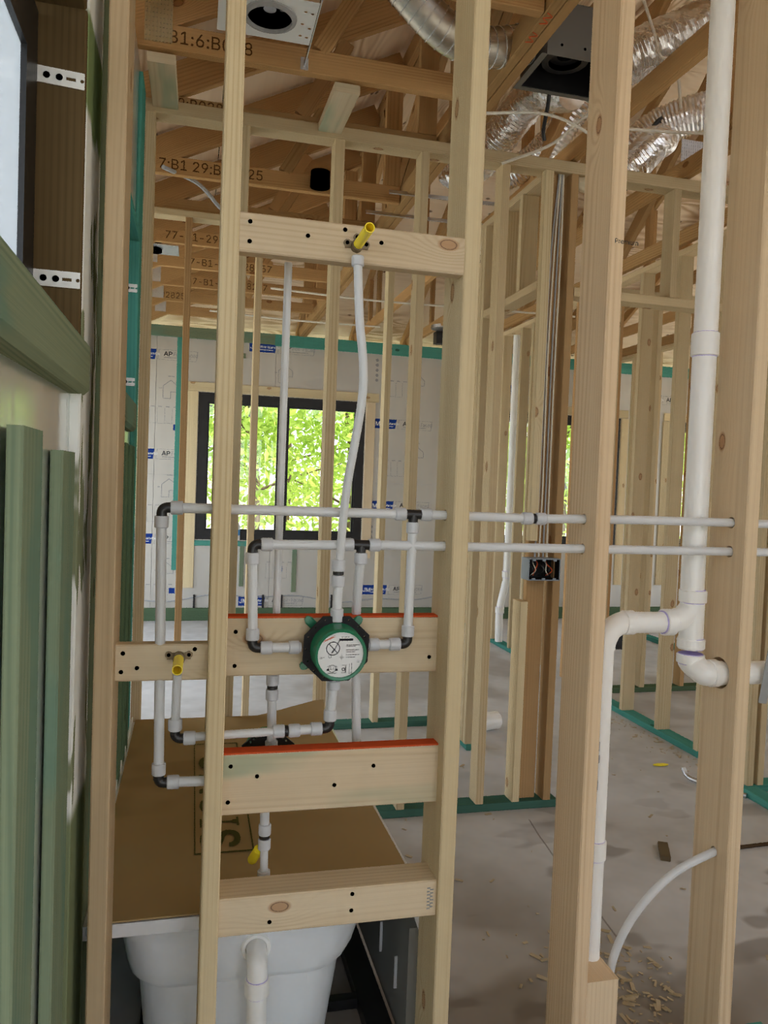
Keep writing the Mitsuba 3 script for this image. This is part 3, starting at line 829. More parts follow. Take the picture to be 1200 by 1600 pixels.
BX0, BX1, BY0, BY1 = -0.140, 0.465, 1.850, 3.26
outer = [rrect(-0.17, 0.50, 1.822, 3.30, 0.05, 0.468), rrect(BX0 - .012, BX1 + .012, 1.838, BY1, 0.075, 0.430), rrect(BX0, BX1 - .004, 1.850, BY1, 0.09, 0.405), rrect(BX0 + .012, BX1 - .024, BY0 + .006, BY1 - .01, 0.10, 0.33),
         rrect(BX0 + .020, BX1 - .040, BY0 + .010, BY1 - .02, 0.10, 0.300), rrect(BX0 + .038, BX1 - .055, BY0 + .020, BY1 - .03, 0.095, 0.284), rrect(BX0 + .041, BX1 - .057, BY0 + .022, BY1 - .03, 0.095, 0.280), rrect(BX0 + .060, BX1 - .085, BY0 + .035, BY1 - .05, 0.10, 0.06), rrect(BX0 + .09, BX1 - .11, BY0 + .06, BY1 - .08, 0.09, 0.035)]
put('basin', loft(outer, False, True), 'tub', tubk, smooth=40)
inner = [rrect(-0.15, 0.48, 1.86, 3.28, 0.06, 0.483), rrect(BX0 + .02, BX1 - .03, BY0 + .02, BY1 - .02, 0.09, 0.40), rrect(BX0 + .07, BX1 - .10, BY0 + .06, BY1 - .07, 0.09, 0.075)]
put('bowl', loft(inner, False, True), 'tub', tubk, smooth=40)
rim = sbox(-0.222, 1.812, 0.592, 3.300).difference(sbox(-0.15, 1.86, 0.48, 3.28).buffer(-0.03).buffer(0.03))
put('rim', cat(slab(rim, (0, 0, 0.468), (1, 0, 0), (0, 1, 0), (0, 0, 1), 0.022), bx(-0.222, 0.592, 1.806, 1.812, 0.458, 0.490)), 'tub', tubk)
ap = put('apron', bx(0.590, 0.596, 1.815, 3.300, 0.02, 0.470), 'tub', tubk, label='outer apron panel')
put('lining', bx(0.586, 0.5898, 1.83, 3.29, 0.02, 0.455), 'fibre', ap, label='grey raw inside of the apron')
cr = Polygon([(0.50, 0.468), (0.59, 0.468), (0.59, 0.38), (0.582, 0.40), (0.571, 0.43), (0.552, 0.447), (0.52, 0.455)])
put('corner', slab(cr, (0, 1.815, 0), (1, 0, 0), (0, 0, 1), (0, 1, 0), 0.006), 'tub', ap)
put('flange_edge', bx(0.560, 0.590, 1.816, 1.820, 0.02, 0.40), 'fibre', ap, label='grey front return of the apron')
for k in range(7):
    y = 2.0 + 0.17 * k
    put('clip', bx(0.578, 0.5862, y, y + 0.004, 0.12, 0.21), 'tub', ap)
put('tiling_lip', bx(-0.2215, -0.2155, 1.815, 3.300, 0.49, 0.512), 'tub', tubk, label='thin white upstand along the left wall')
fr = thing('tub_frame', 'black steel support frame on the floor under the bathtub', 'frame')
for x in (-0.10, 0.50):
    put('rail', bx(x, x + (0.07 if x > 0 else 0.035), 1.84, 3.28, 0.002, 0.04), 'black', fr)
for y in (1.88, 2.10, 2.42, 2.8, 3.2):
    put('crossbar', bx(-0.065, 0.50, y, y + 0.03, 0.005, 0.034), 'black', fr)
cb = thing('cardboard_sheet', 'large brown cardboard sheet covering the bathtub, printed with dark green capitals', 'cardboard')


def sheet(x0, x1, y0, y1, z, t, nx=20, ny=36):
    gx, gy = np.meshgrid(np.linspace(x0, x1, nx), np.linspace(y0, y1, ny))
    zz = z + 0.004 * (meshkit.noise(np.stack([gx * 3, gy * 3, gx * 0], -1)) - 0.5) + 0.06 * np.clip((gy - (y1 - 0.12)) / 0.12, 0, 1) ** 2 * np.clip((gx - 0.30) / 0.25, 0, 1)
    n = nx * ny
    top = np.stack([gx, gy, zz + t], -1).reshape(-1, 3)
    bot = np.stack([gx, gy, zz], -1).reshape(-1, 3)
    f = []
    for j in range(ny - 1):
        for i in range(nx - 1):
            a, b, c, d = j * nx + i, j * nx + i + 1, (j + 1) * nx + i + 1, (j + 1) * nx + i
            f += [[a, b, c], [a, c, d], [a + n, c + n, b + n], [a + n, d + n, c + n]]
    edge = [j * nx for j in range(ny)][::-1] + list(range(nx)) + [j * nx + nx - 1 for j in range(ny)] + [(ny - 1) * nx + i for i in range(nx)][::-1]
    for a, b in zip(edge, edge[1:]):
        if a != b:
            f += [[a, a + n, b], [b, a + n, b + n]]
    return trimesh.Trimesh(np.vstack([top, bot]), np.array(f), process=False)


put('sheet', sheet(-0.206, 0.580, 1.80, 3.298, 0.4955, 0.004), 'cardboard', cb)
ZC = 0.5022
LM = np.array([[0, 1, 0, 0], [-1, 0, 0, 0], [0, 0, 1, 0], [0, 0, 0, 1.0]])      # reads towards the viewer, tops to the right
wd = []
for ch_, ya, yb in (('O', 2.83, 2.69), ('A', 2.65, 2.49), ('S', 2.45, 2.34), ('I', 2.285, 2.262), ('S', 2.222, 2.112)):
    m = text(ch_, 0.110, (0.046, ya, ZC), LM, depth=0.0007, bold=True)
    lo, hi = m.bounds
    m.vertices[:, 1] = yb + (m.vertices[:, 1] - lo[1]) * (ya - yb) / (hi[1] - lo[1])
    m.vertices[:, 0] = 0.046 + (m.vertices[:, 0] - lo[0]) * 0.112 / (hi[0] - lo[0])
    wd.append(m)
    if ch_ == 'I':
        wd += [bx(x, x + 0.006, 2.245, 2.302, ZC, ZC + .0007) for x in (0.046, 0.152)]
wd = cat(*wd)
put('lettering', wd, 'green_ink', cb, label='dark green capitals OASIS in a box')
put('lettering_box', cat(bx(0.030, 0.033, 2.085, 2.96, ZC, ZC + .0007), bx(0.186, 0.190, 2.085, 2.96, ZC, ZC + .0007), bx(0.03, 0.19, 2.083, 2.089, ZC, ZC + .0007), bx(0.03, 0.19, 2.955, 2.96, ZC, ZC + .0007)), 'green_ink', cb)

# ---------------------------------------------------------------- second wall (end of the tub) and its opening
Y2, Y2b = 3.31, 3.40
w2 = thing('stud_wall', 'second framed wall at the far end of the bathtub, seen between the near studs', 'stud wall')
put('bottom_plate', xboard(-0.23, 1.735, Y2, Y2b, 0, 0.038), 'deep_teal', w2, label='green treated sole plate')
put('top_plate', xboard(-0.23, 3.05, Y2, Y2b, 2.985, 3.04), 'rear_pine', w2)
for x in (-0.228, 0.152, 0.548, 0.935, 1.319, 1.660):
    put('stud', stud(x, x + 0.038 + (0.006 if x == 0.548 else 0), Y2, Y2b, 0.038, 2.985), 'rear_pine' if x < 1.6 else 'brown_pine', w2)
put('stud', stud(1.500, 1.538, Y2, Y2b, 0.038, 0.99), 'pine', w2, label='short pale jack stud')
put('stud', stud(1.545, 1.634, 3.350, 3.388, 0.038, 2.985), 'brown_pine', w2, label='brown stud turned flat')
put('stud', stud(1.528, 1.572, Y2, 3.348, 1.277, 2.985), 'pine', w2, label='pale stud piece that stops above the switch box')
put('header', xboard(1.70, 2.86, Y2, Y2b, 2.425, 2.468), 'rear_pine', w2)
for x in (2.205, 2.62):
    put('cripple_stud', stud(x, x + 0.038, Y2, Y2b, 2.468, 2.985), 'rear_pine', w2)
for x in (1.83,):
    put('cripple_stud', stud(x, x + 0.03, Y2, Y2b, 2.468, 2.985), 'rear_pine', w2)
for x in (2.80, 2.86):
    put('stud', stud(x, x + 0.038, Y2, Y2b, 0.038, 2.985), 'rear_pine', w2)
put('bottom_plate', xboard(2.79, 3.6, Y2, Y2b, 0, 0.038), 'teal', w2)
put('bottom_plate', yboard(2.76, 2.85, 2.0, 3.30, 0, 0.038), 'teal', w2, label='green sole plate running towards the viewer at far right')
for y in (2.2, 2.62, 3.02):
    put('stud', stud(2.76, 2.85, y, y + 0.038, 0.038, 2.985), 'rear_pine', w2)
sbx = thing('switch_box', 'grey electrical switch box full of wires on the wall behind the near studs', 'electrical box')
bxm = cat(bx(1.512, 1.516, 3.265, 3.345, 1.098, 1.196), bx(1.668, 1.672, 3.265, 3.345, 1.098, 1.196), bx(1.512, 1.672, 3.265, 3.345, 1.096, 1.100), bx(1.512, 1.672, 3.265, 3.345, 1.194, 1.198), bx(1.512, 1.672, 3.341, 3.345, 1.098, 1.196),
          *[bx(a, a + .016, 3.263, 3.268, z, z + .008) for a in (1.53, 1.58, 1.635) for z in (1.100, 1.186)])
put('box', bxm, 'blue_box', sbx)
put('lining', cat(bx(1.5165, 1.5185, 3.268, 3.340, 1.101, 1.193), bx(1.6655, 1.6675, 3.268, 3.340, 1.101, 1.193), bx(1.5165, 1.6675, 3.337, 3.340, 1.101, 1.193), bx(1.5165, 1.6675, 3.270, 3.340, 1.1005, 1.1025), bx(1.5165, 1.6675, 3.270, 3.340, 1.191, 1.193)), 'matte_black', sbx)
for i in range(9):
    x = 1.53 + 0.014 * i
    put('wire', tube(bezier((x, 3.335, 1.19), (x + rng.uniform(-.01, .01), 3.30, 1.17), (x + rng.uniform(-.02, .02), 3.29, 1.14), (x + rng.uniform(-.02, .02), 3.31, 1.115), n=5), 0.0028, 7), ['black', 'black', 'cable', 'red'][i % 4], sbx)
for i, x in enumerate((1.582, 1.598, 1.616, 1.632)):
    put('cable', tube(bezier((x - .012 + .004 * i, 3.33, 1.20), (x + .002, 3.343, 1.5), (x + rng.uniform(-.004, .004), 3.343, 2.1), (x + .006, 3.343, 2.6), (x + .03 - .01 * i, 3.338, 3.00), n=6), 0.0045, 8), 'cable' if i % 2 else 'grey_cable', label=f'{ORD[i]} cable from the left running down into the grey switch box', cat='cable', group='cables into the switch box')

# ---------------------------------------------------------------- further framed walls
Y3 = 4.57
w3 = thing('stud_wall', 'third framed wall deeper in the house, between the second wall and the window', 'stud wall')
put('top_plate', xboard(-0.62, 1.56, Y3, Y3 + 0.089, 2.985, 3.024), 'rear_pine', w3)
put('bottom_plate', xboard(0.84, 1.56, Y3, Y3 + 0.089, 0, 0.038), 'deep_teal', w3)
for x in (-0.49, -0.084, 0.318, 1.113):
    put('stud', stud(x, x + 0.038, Y3, Y3 + 0.089, 0.038 if x > 0.8 else 0.0, 2.985), 'brown_pine' if x < 0 else 'rear_pine', w3)
w4 = thing('stud_wall', 'framed wall with a door opening running away from the viewer, right of the second wall', 'stud wall')
put('top_plate', yboard(1.565, 1.645, 3.41, 4.65, 2.985, 3.024), 'rear_pine', w4)
put('header', yboard(1.555, 1.645, 3.41, 4.11, 2.47, 2.51), 'rear_pine', w4)
put('bottom_plate', yboard(1.565, 1.645, 4.11, 4.65, 0, 0.038), 'teal', w4, label='green treated sole plate')
for y in (3.62, 3.86):
    put('cripple_stud', stud(1.555, 1.645, y, y + 0.038, 2.51, 2.985), 'rear_pine', w4)
for y in (4.112, 4.155, 4.61):
    put('stud', stud(1.555, 1.645, y, y + 0.038, 0.038, 2.985), 'rear_pine', w4)
w5 = thing('stud_wall', 'framed wall running away from the viewer behind the white vent pipe', 'stud wall')
put('bottom_plate', yboard(2.87, 2.96, 3.72, 5.14, 0, 0.038), 'teal', w5, label='green treated sole plate')
put('bottom_plate', yboard(2.87, 2.96, 6.3, 7.9, 0, 0.038), 'teal', w5)
put('top_plate', yboard(2.87, 2.96, 3.41, 8.2, 2.985, 3.024), 'rear_pine', w5)
put('header', yboard(2.87, 2.96, 3.41, 3.72, 2.45, 2.49), 'rear_pine', w5)
for y in (3.815, 4.205, 4.615, 5.02, 5.10, 5.5, 5.9, 6.32, 6.56, 6.98, 7.4, 7.8):
    put('stud', stud(2.87, 2.96, y, y + 0.038, 0.038, 2.985), 'rear_pine' if rng.random() < .6 else 'brown_pine', w5)
w6 = thing('stud_wall', 'framed cross wall behind the wall at the vent pipe', 'stud wall')
put('bottom_plate', xboard(2.97, 5.6, 5.15, 5.24, 0, 0.038), 'dark_treated', w6, label='green treated sole plate')
put('top_plate', xboard(2.97, 5.6, 5.15, 5.24, 2.985, 3.024), 'rear_pine', w6)
for x in (3.02, 3.345, 3.69, 3.90, 4.1, 4.5, 4.9, 5.3):
    put('stud', stud(x, x + 0.038, 5.15, 5.24, 0.038, 2.985), 'rear_pine' if rng.random() < .5 else 'brown_pine', w6)
w7 = thing('stud_wall', 'farthest framed wall near the back wall at right', 'stud wall')
put('bottom_plate', yboard(4.6, 4.69, 5.9, 8.2, 0, 0.038), 'teal', w7)
put('top_plate', yboard(4.6, 4.69, 5.9, 8.2, 2.985, 3.024), 'rear_pine', w7)
for y in (5.9, 6.3, 6.7, 7.1, 7.5, 7.9):
    put('stud', stud(4.6, 4.69, y, y + 0.038, 0.038, 2.985), 'rear_pine' if rng.random() < .5 else 'brown_pine', w7)
fp = thing('far_vent_pipe', 'white plastic pipe with an offset bend in the framed wall far behind the second wall', 'pipe')
pv(fp, 'pipe', tube(bezier((2.91, 6.76, 2.95), (2.91, 6.76, 2.0), (2.91, 6.76, 0.75), (2.90, 6.76, 0.62), (2.86, 6.76, 0.42), (2.85, 6.76, 0.30), (2.855, 6.76, 0.06), n=5), 0.036, 18))
for z in (0.70, 0.36):
    sock(fp, (2.905 if z > .5 else 2.852, 6.76, z), ZP, 0.042, 0.06)
put('pipe_offcut', tube([(1.72, 4.42, 0.055), (1.90, 4.47, 0.055)], 0.055, 24), 'pvc', label='short white pipe offcut lying on the floor behind the second wall', cat='pipe', smooth=35)

# ---------------------------------------------------------------- back wall with windows
wb = thing('wall_back', 'back wall lined with pale foil-faced insulation boards', 'wall', kind='structure')
YI = 8.30
WIN = [(0.03, 1.815, 0.855, 2.400), (3.22, 4.95, 0.855, 2.40), (5.62, 7.3, 0.855, 2.40)]
hole = None
for a, b, c, d in WIN:
    h = sbox(a, c, b, d)
    hole = h if hole is None else hole.union(h)
put('masonry', slab(sbox(-1.3, -0.1, 8.6, 3.05).difference(hole), (0, 8.52, 0), (1, 0, 0), (0, 0, 1), (0, -1, 0), 0.18), 'dull_steel' if False else 'concrete', wb)
xs = [-1.1, -0.62 + 0.0]
for i in range(9):
    for j, (za, zb) in enumerate(((0.0, 1.52), (1.523, 3.04))):
        xa = -1.62 + 1.22 * i
        g = sbox(max(xa, -1.1), za, xa + 1.217, zb).difference(hole)
        if not g.is_empty and xa + 1.2 > -1.1:
            for h in getattr(g, 'geoms', [g]):
                put('foil_board', slab(h, (0, 8.34, 0), (1, 0, 0), (0, 0, 1), (0, -1, 0), 0.04), 'facer', wb)
put('top_plate', xboard(-1.1, 0.80, YI - 0.038, YI, 2.945, 3.055), 'treated', wb, label='dull green plate along the top')
put('top_plate', xboard(0.80, 8.4, YI - 0.038, YI, 2.935, 3.055), 'teal', wb, label='dark teal plate along the top')
put('bottom_plate', xboard(-1.1, 8.4, YI - 0.045, YI, 0, 0.13), 'dark_treated', wb, label='dark green plate along the floor')
put('furring_strip', stud(-0.200, -0.148, YI - 0.019, YI, 0.53, 2.945), 'teal', wb, label='narrow green strip left of the window')
put('furring_strip', stud(0.50, 0.545, YI - 0.019, YI, 0.36, 0.84), 'treated', wb)
put('furring_strip', stud(0.64, 0.69, YI - 0.019, YI, 0.40, 0.84), 'treated', wb)
put('furring_strip', stud(1.06, 1.11, YI - 0.019, YI, 0.30, 0.80), 'treated', wb)
put('furring_strip', stud(1.35, 1.40, YI - 0.019, YI, 0.30, 0.70), 'treated', wb)
put('furring_strip', xboard(-0.05, 1.80, YI - 0.019, YI, 0.79, 0.845), 'teal', wb, label='green strip under the window')
put('furring_strip', xboard(0.27, 0.50, YI - 0.019, YI, 2.78, 2.83), 'treated', wb)
put('casing', xboard(-0.09, 1.96, YI - 0.022, YI, 2.405, 2.50), 'pine', wb, label='pale head board over the window')
put('casing', stud(-0.085, 0.025, YI - 0.022, YI, 0.344, 2.403), 'pine', wb, label='pale board left of the window')
put('casing', stud(1.822, 1.925, YI - 0.022, YI, 0.68, 2.403), 'board', wb, label='pale board right of the window')
for a, b, c, d in WIN[1:]:
    put('casing', xboard(a - .09, b + .09, YI - 0.022, YI, d + .005, d + .10), 'pine', wb)
    put('casing', stud(a - .10, a - .005, YI - 0.022, YI, 0.4, d), 'pine', wb)
    put('casing', stud(b + .005, b + .10, YI - 0.022, YI, 0.4, d), 'pine', wb)


def logo(x, z, s=1.0):
    """Blue maker's mark and boxed product line printed on a foil board; x, z: lower left corner."""
    y = YI
    P = Polygon([(0, 0), (0.27, 0), (0.285, 0.105), (0, 0.105)])
    put('print', slab(P, (x, y, z), (s, 0, 0), (0, 0, s), (0, -1, 0), 0.0008), 'blue_ink', wb, label='blue printed maker mark')
    put('print', cat(text('JM', 0.045, (x + 0.006, y - 0.0009, z + 0.03), bold=True), text('Johns Manville', 0.026, (x + 0.085, y - 0.0009, z + 0.045), bold=True, sx=0.92), bars([(x + 0.095, x + 0.25, z + 0.022, z + 0.029)], y - 0.0009)), 'white', wb)
    w = 0.385
    fr_ = [(x + .297, x + .297 + w, z, z + .003), (x + .31, x + .31 + w, z + .102, z + .105)]
    sl = [slab(Polygon([(.297, 0), (.301, 0), (.314, .105), (.31, .105)]), (x, y, z), (1, 0, 0), (0, 0, 1), (0, -1, 0), 0.0006), slab(Polygon([(.297 + w, 0), (.301 + w, 0), (.314 + w, .105), (.31 + w, .105)]), (x, y, z), (1, 0, 0), (0, 0, 1), (0, -1, 0), 0.0006)]
    put('print', cat(bars(fr_, y), *sl, bars([(x + .36, x + .63, z + .022, z + .028)], y), text('Foil-Faced', 0.042, (x + 0.452, y, z + 0.042), sx=0.82)), 'grey_ink', wb)
    put('print', text('AP', 0.044, (x + 0.355, y, z + 0.042), bold=True, sx=1.1), 'ink', wb)


for x, z in ((-0.69, 2.705), (-0.685, 1.68), (-0.68, 0.80), (0.535, 2.86), (0.50, 0.150), (1.89, 2.125), (1.89, 1.215), (1.85, 0.275), (3.4, 2.6), (5.2, 2.6)):
    logo(x, z)


def icons(x, z):
    y = YI
    L = [slab(line(*a, 0.006), (x, y, z), (1, 0, 0), (0, 0, 1), (0, -1, 0), 0.0006) for a in
         ((0, 0, 0, .13), (0, .13, .075, .19), (.075, .19, .15, .13), (.15, .13, .15, .07), (.15, .07, .075, .07), (.075, .07, .075, 0), (.075, 0, 0, 0))]
    put('print', cat(*L, bars([(x + .05, x + .11, z + .225, z + .232), (x - .04, x - .015, z + .10, z + .108)], y)), 'grey_ink', wb)


def table(x, z):
    put('print', bars([(x + .075 * i, x + .075 * i + .003, z, z + .16) for i in range(4)] + [(x, x + .228, z, z + .003)] + [(x + .01 + .075 * i, x + .05 + .075 * i, z + .17, z + .178) for i in range(4)], YI), 'grey_ink', wb)


for x, z in ((-0.33, 2.31), (-0.32, 1.29), (-0.33, 0.42), (0.85, 2.55), (2.33, 2.55), (2.35, 1.75)):
    icons(x, z)
for x, z in ((-0.46, 2.05), (-0.46, 1.03), (-0.46, 0.20), (2.0, 2.48), (2.05, 1.6), (0.78, 0.45)):
    table(x, z)
for x, z in ((0.44, 2.55), (1.93, 2.62), (1.90, 1.85), (1.93, 0.78)):
    put('print', cat(*[slab(circ(0, -0.055 * i, 0.017, 14), (x, YI, z + .25), (1, 0, 0), (0, 0, 1), (0, -1, 0), 0.0006) for i in range(5)]), 'grey_ink', wb)
put('print', bars([(-0.22, -0.16, 1.985, 2.045)], YI), 'blue_ink', wb)
put('print', bars([(-0.22, -0.16, 0.28, 0.34), (0.9, 0.96, 0.52, 0.58)], YI), 'blue_ink', wb)
lc = thing('low_cable', 'dark cable clipped along the foot of the back wall', 'cable')
put('cable', tube([(x, YI - 0.012, 0.235 + 0.03 * math.sin(x * 2.6) + 0.02 * math.sin(x * 7)) for x in np.linspace(-1.0, 2.8, 60)], 0.006, 6), 'grey_cable', lc)
for x in (0.03, 0.6, 0.75, 0.95, 1.5):
    put('clip', bx(x, x + 0.02, YI - 0.022, YI, 0.13, 0.27), 'black', lc)


def window(x0, x1, z0, z1, n):
    k = thing(f'window_{n}', None, None, kind='structure')
    y0, y1 = 8.30, 8.38
    F = 0.095
    put('frame', slab(sbox(x0, z0, x1, z1).difference(sbox(x0 + F, z0 + F, (x0 + x1) / 2 - .045, z1 - F)).difference(sbox((x0 + x1) / 2 + .045, z0 + F, x1 - F, z1 - F)), (0, y1, 0), (1, 0, 0), (0, 0, 1), (0, -1, 0), y1 - y0), 'frame', k)
    for s, (a, b) in enumerate(((x0 + F, (x0 + x1) / 2 - .045), ((x0 + x1) / 2 + .045, x1 - F))):
        put('sash', slab(sbox(a, z0 + F, b, z1 - F).difference(sbox(a + .018, z0 + F + .018, b - .018, z1 - F - .018)), (0, 8.36, 0), (1, 0, 0), (0, 0, 1), (0, -1, 0), 0.03), 'frame', k)
        v = np.array([[a, 8.345, z0 + F], [b, 8.345, z0 + F], [b, 8.345, z1 - F], [a, 8.345, z1 - F]])
        put('pane', trimesh.Trimesh(v, [[0, 1, 2], [0, 2, 3]], process=False), 'glass', k)


for n, w_ in enumerate(WIN):
    window(*w_, n + 1)
labels['window_1'].update(label='black framed two-pane window in the back wall with green trees outside', category='window')

wbt = thing('water_bottle', 'small water bottle with blue label on the back window sill', 'bottle')
put('bottle', lathe([(0, 0), (0.035, 0), (0.035, 0.15), (0.014, 0.19), (0.014, 0.21), (0, 0.21)], (0.46, 8.27, 0.857), ZP, 20), 'tub', wbt, smooth=40)
put('label', lathe([(0.0357, 0.05), (0.0357, 0.11)], (0.46, 8.27, 0.857), ZP, 20), 'blue_label', wbt, smooth=40, label='blue paper label')

# ---------------------------------------------------------------- left wall
wl = thing('wall_left', 'left outer wall with shiny foil board and green treated strips', 'wall', kind='structure')
XF, XB = -0.215, -0.236
LW = [(-0.85, 1.565, 1.775, 2.38), (1.95, 3.02, 1.775, 2.38)]
lh = sbox(LW[0][0], LW[0][2], LW[0][1], LW[0][3]).union(sbox(LW[1][0], LW[1][2], LW[1][1], LW[1][3]))
put('masonry', slab(sbox(-1.2, -0.1, 3.42, 3.05).difference(lh.buffer(0.032, join_style=2)), (-0.37, 0, 0), (0, 1, 0), (0, 0, 1), (1, 0, 0), 0.075), 'concrete', wl)
for i, (ya, yb) in enumerate(((-1.2, -0.1), (-0.097, 0.56), (0.563, 1.56), (1.563, 2.40), (2.403, 3.42))):
    g = sbox(ya, 0.0, yb, 3.04).difference(lh.buffer(0.032, join_style=2))
    tl = 0.024 if i == 2 else 0.0                                    # this board has sprung off at its near edge
    n_ = np.array([1.0, -tl, 0.0]) / math.hypot(1, tl)
    t_ = np.array([tl, 1.0, 0.0]) / math.hypot(1, tl)
    for h in getattr(g, 'geoms', [g]):
        if not h.is_empty:
            put('foil_board', slab(affinity.translate(h, -1.56, 0), np.array([-0.236, 1.56, 0]) - n_ * 0.012, t_, (0, 0, 1), n_, 0.012), 'shiny_facer', wl)


def lstrip(y0, y1, z0, z1, mat, lab=None, x1=XF):
    put('furring_strip', stud(XB, x1, y0, y1, z0, z1), mat, wl, label=lab)


lstrip(0.30, 0.44, 0.04, 1.60, 'treated')
lstrip(1.080, 1.215, 0.04, 1.577, 'teal' if False else 'treated', 'broad green strip at the left edge')
lstrip(1.395, 1.530, 0.04, 1.555, 'treated', 'second green strip left of the near wall')
lstrip(1.583, 1.800, 0.04, 3.0, 'peeling', 'strip with peeling white paint beside the near wall')
lstrip(1.803, 1.90, 0.04, 3.0, 'treated')
for y in (2.05, 2.35, 2.62, 2.80):
    lstrip(y, y + 0.10, 0.04, 1.62, 'dark_treated' if y > 2.5 else 'teal')
lstrip(3.03, 3.20, 0.04, 3.0, 'teal', 'teal strip at the corner of the bath alcove', x1=-0.222)
lstrip(2.95, 3.02, 0.04, 1.62, 'dark_treated')
for (a, b, c, d), lab in zip(LW, ('thick green treated sill under the left window', 'green treated sill in the bath alcove')):
    put('sill', board((-0.247, a, c - 0.052), (-0.247, b + (0.06 if a < 0 else -0.12), c - 0.052), 0.108, 0.085, (0, 0, 1), ch=0.012), 'treated', wl, label=lab)
    m = 'jamb' if a < 0 else 'teal'
    put('jamb', stud(-0.365, -0.217, b, b + 0.018, c, d), m, wl, label='dark brown jamb board of the left window' if a < 0 else 'teal jamb board in the bath alcove')
    put('jamb', yboard(-0.365, -0.217, a, b, d, d + 0.03), m, wl)
    put('jamb', stud(-0.365, -0.217, a - 0.018, a, c, d), m, wl)


def strap(x0, x1, y, z, tilt=0.0, lab=''):
    """White steel strap with holes on a jamb that faces the viewer."""
    L = x1 - x0
    P = sbox(0, 0, L, 0.030)
    for u in (0.22, 0.48):
        P = P.difference(circ(L * u, 0.015, 0.0045, 14))
    P = P.difference(sbox(L * 0.62, 0.012, L * 0.82, 0.018)).difference(circ(L * 0.95, 0.015, 0.0035, 12))
    k = put('window_strap', slab(P, (x0, y, z), (1, 0, tilt), (0, 0, 1), (0, -1, 0), 0.002), 'strap', label=lab, cat='strap')
    for u in (0.22, 0.48):
        put('bolt', lathe([(0, 0.004), (0.0045, 0.0035), (0.0062, 0.0), (0, 0)], (x0 + L * u, y - 0.002, z + 0.015 + tilt * L * u), YM, 14), 'bolt', k, label='dark blue screw head')


strap(-0.303, -0.218, 1.564, 2.236, -0.05, 'upper white steel strap with holes on the dark jamb of the left window')
strap(-0.301, -0.218, 1.564, 1.864, 0.0, 'lower white steel strap with holes on the dark jamb above the green sill')
strap(-0.285, -0.222, 3.018, 2.19, 0.0, 'upper small white strap on the teal jamb in the bath alcove')
strap(-0.285, -0.222, 3.018, 1.845, 0.0, 'lower small white strap on the teal jamb in the bath alcove')
for n, (a, b, c, d) in enumerate(LW):
    k = thing(f'window_{n + 4}', None, None, kind='structure')
    o = sbox(a, c + .005, b - 0.004, d - 0.02)
    put('frame', cat(slab(o.difference(sbox(a + .09, c + .055, b - .092, d - .125)), (-0.316, 0, 0), (0, 1, 0), (0, 0, 1), (1, 0, 0), 0.016),
                     slab(o.difference(sbox(a + .02, c + .03, b - .018, d - .04)), (-0.365, 0, 0), (0, 1, 0), (0, 0, 1), (1, 0, 0), 0.049)), 'frame', k)
    v = np.array([[-0.31, a + .08, c + .05], [-0.31, b - .08, c + .05], [-0.31, b - .08, d - .11], [-0.31, a + .08, d - .11]])
    put('pane', trimesh.Trimesh(v, [[0, 1, 2], [0, 2, 3]], process=False), 'dusty_glass', k)
labels['window_4'].update(label='black framed window high in the left wall', category='window')
# the left wall steps out beyond the alcove
w8 = thing('wall_left_rear', 'outer wall of the rear room', 'wall', kind='structure')
put('masonry', slab(sbox(3.40, -0.1, 8.6, 2.68).difference(sbox(3.75, 0.0, 8.2, 2.6)), (-1.3, 0, 0), (0, 1, 0), (0, 0, 1), (1, 0, 0), 0.2), 'concrete', w8)
put('masonry', slab(Polygon([(-1.3, -0.1), (-0.5, -0.1), (-0.5, 3.0), (-1.3, 2.6)]), (0, 3.6, 0), (1, 0, 0), (0, 0, 1), (0, -1, 0), 0.18), 'concrete', w8)
put('wall_front', slab(sbox(-1.0, -0.1, 8.6, 3.05).difference(sbox(0.0, 0.0, 2.2, 2.5)).difference(sbox(5.2, 0.0, 7.0, 2.4)), (0, -3.0, 0), (1, 0, 0), (0, 0, 1), (0, -1, 0), 0.2), 'concrete', kind='structure', label='front wall with wide openings behind the viewer', cat='wall')
put('wall_right', slab(sbox(-3.2, -0.1, 8.75, 3.05).difference(sbox(-2.2, 0.0, 0.6, 2.5)).difference(sbox(2.2, 0.0, 4.4, 2.6)).difference(sbox(5.6, 0.3, 8.2, 2.6)), (8.6, 0, 0), (0, 1, 0), (0, 0, 1), (-1, 0, 0), 0.2), 'concrete', kind='structure', label='right outer wall with openings', cat='wall')

# ---------------------------------------------------------------- things among the trusses
can = thing('recessed_light', 'round dark recessed light with white mounting plate hung between the first trusses', 'recessed light')
cc = np.array([0.205, 2.655, 3.062])
pl = sbox(-0.17, -0.12, 0.150, 0.13).difference(circ(0, 0, 0.082, 40))
for x, y in ((0.112, 0.08), (0.135, 0.085), (0.112, -0.06), (0.135, -0.055), (0.11, 0.01), (0.137, 0.03)):
    pl = pl.difference(circ(x, y, 0.006, 10))
put('mounting_plate', slab(pl, cc, (1, 0, 0), (0, 1, 0), (0, 0, 1), 0.0012), 'white', can, label='white plate with holes')
put('can', cat(lathe([(0.078, 0.0), (0.074, 0.055), (0.0, 0.055), (0, 0.058), (0.080, 0.058), (0.082, 0)], cc, ZP, 48), lathe([(0.074, -0.012), (0.089, -0.006), (0.090, 0.001), (0.074, 0.001), (0.074, -0.012)], cc, ZP, 48)), 'can_grey', can, smooth=30, label='grey metal can')
put('socket', cat(rod(cc + [0.0, 0.01, 0.030], cc + [0.0, 0.01, 0.055], 0.022, 20), bx(cc[0] + .035, cc[0] + .060, cc[1] - .02, cc[1] + .03, cc[2] + .04, cc[2] + .055)), 'zinc', can)
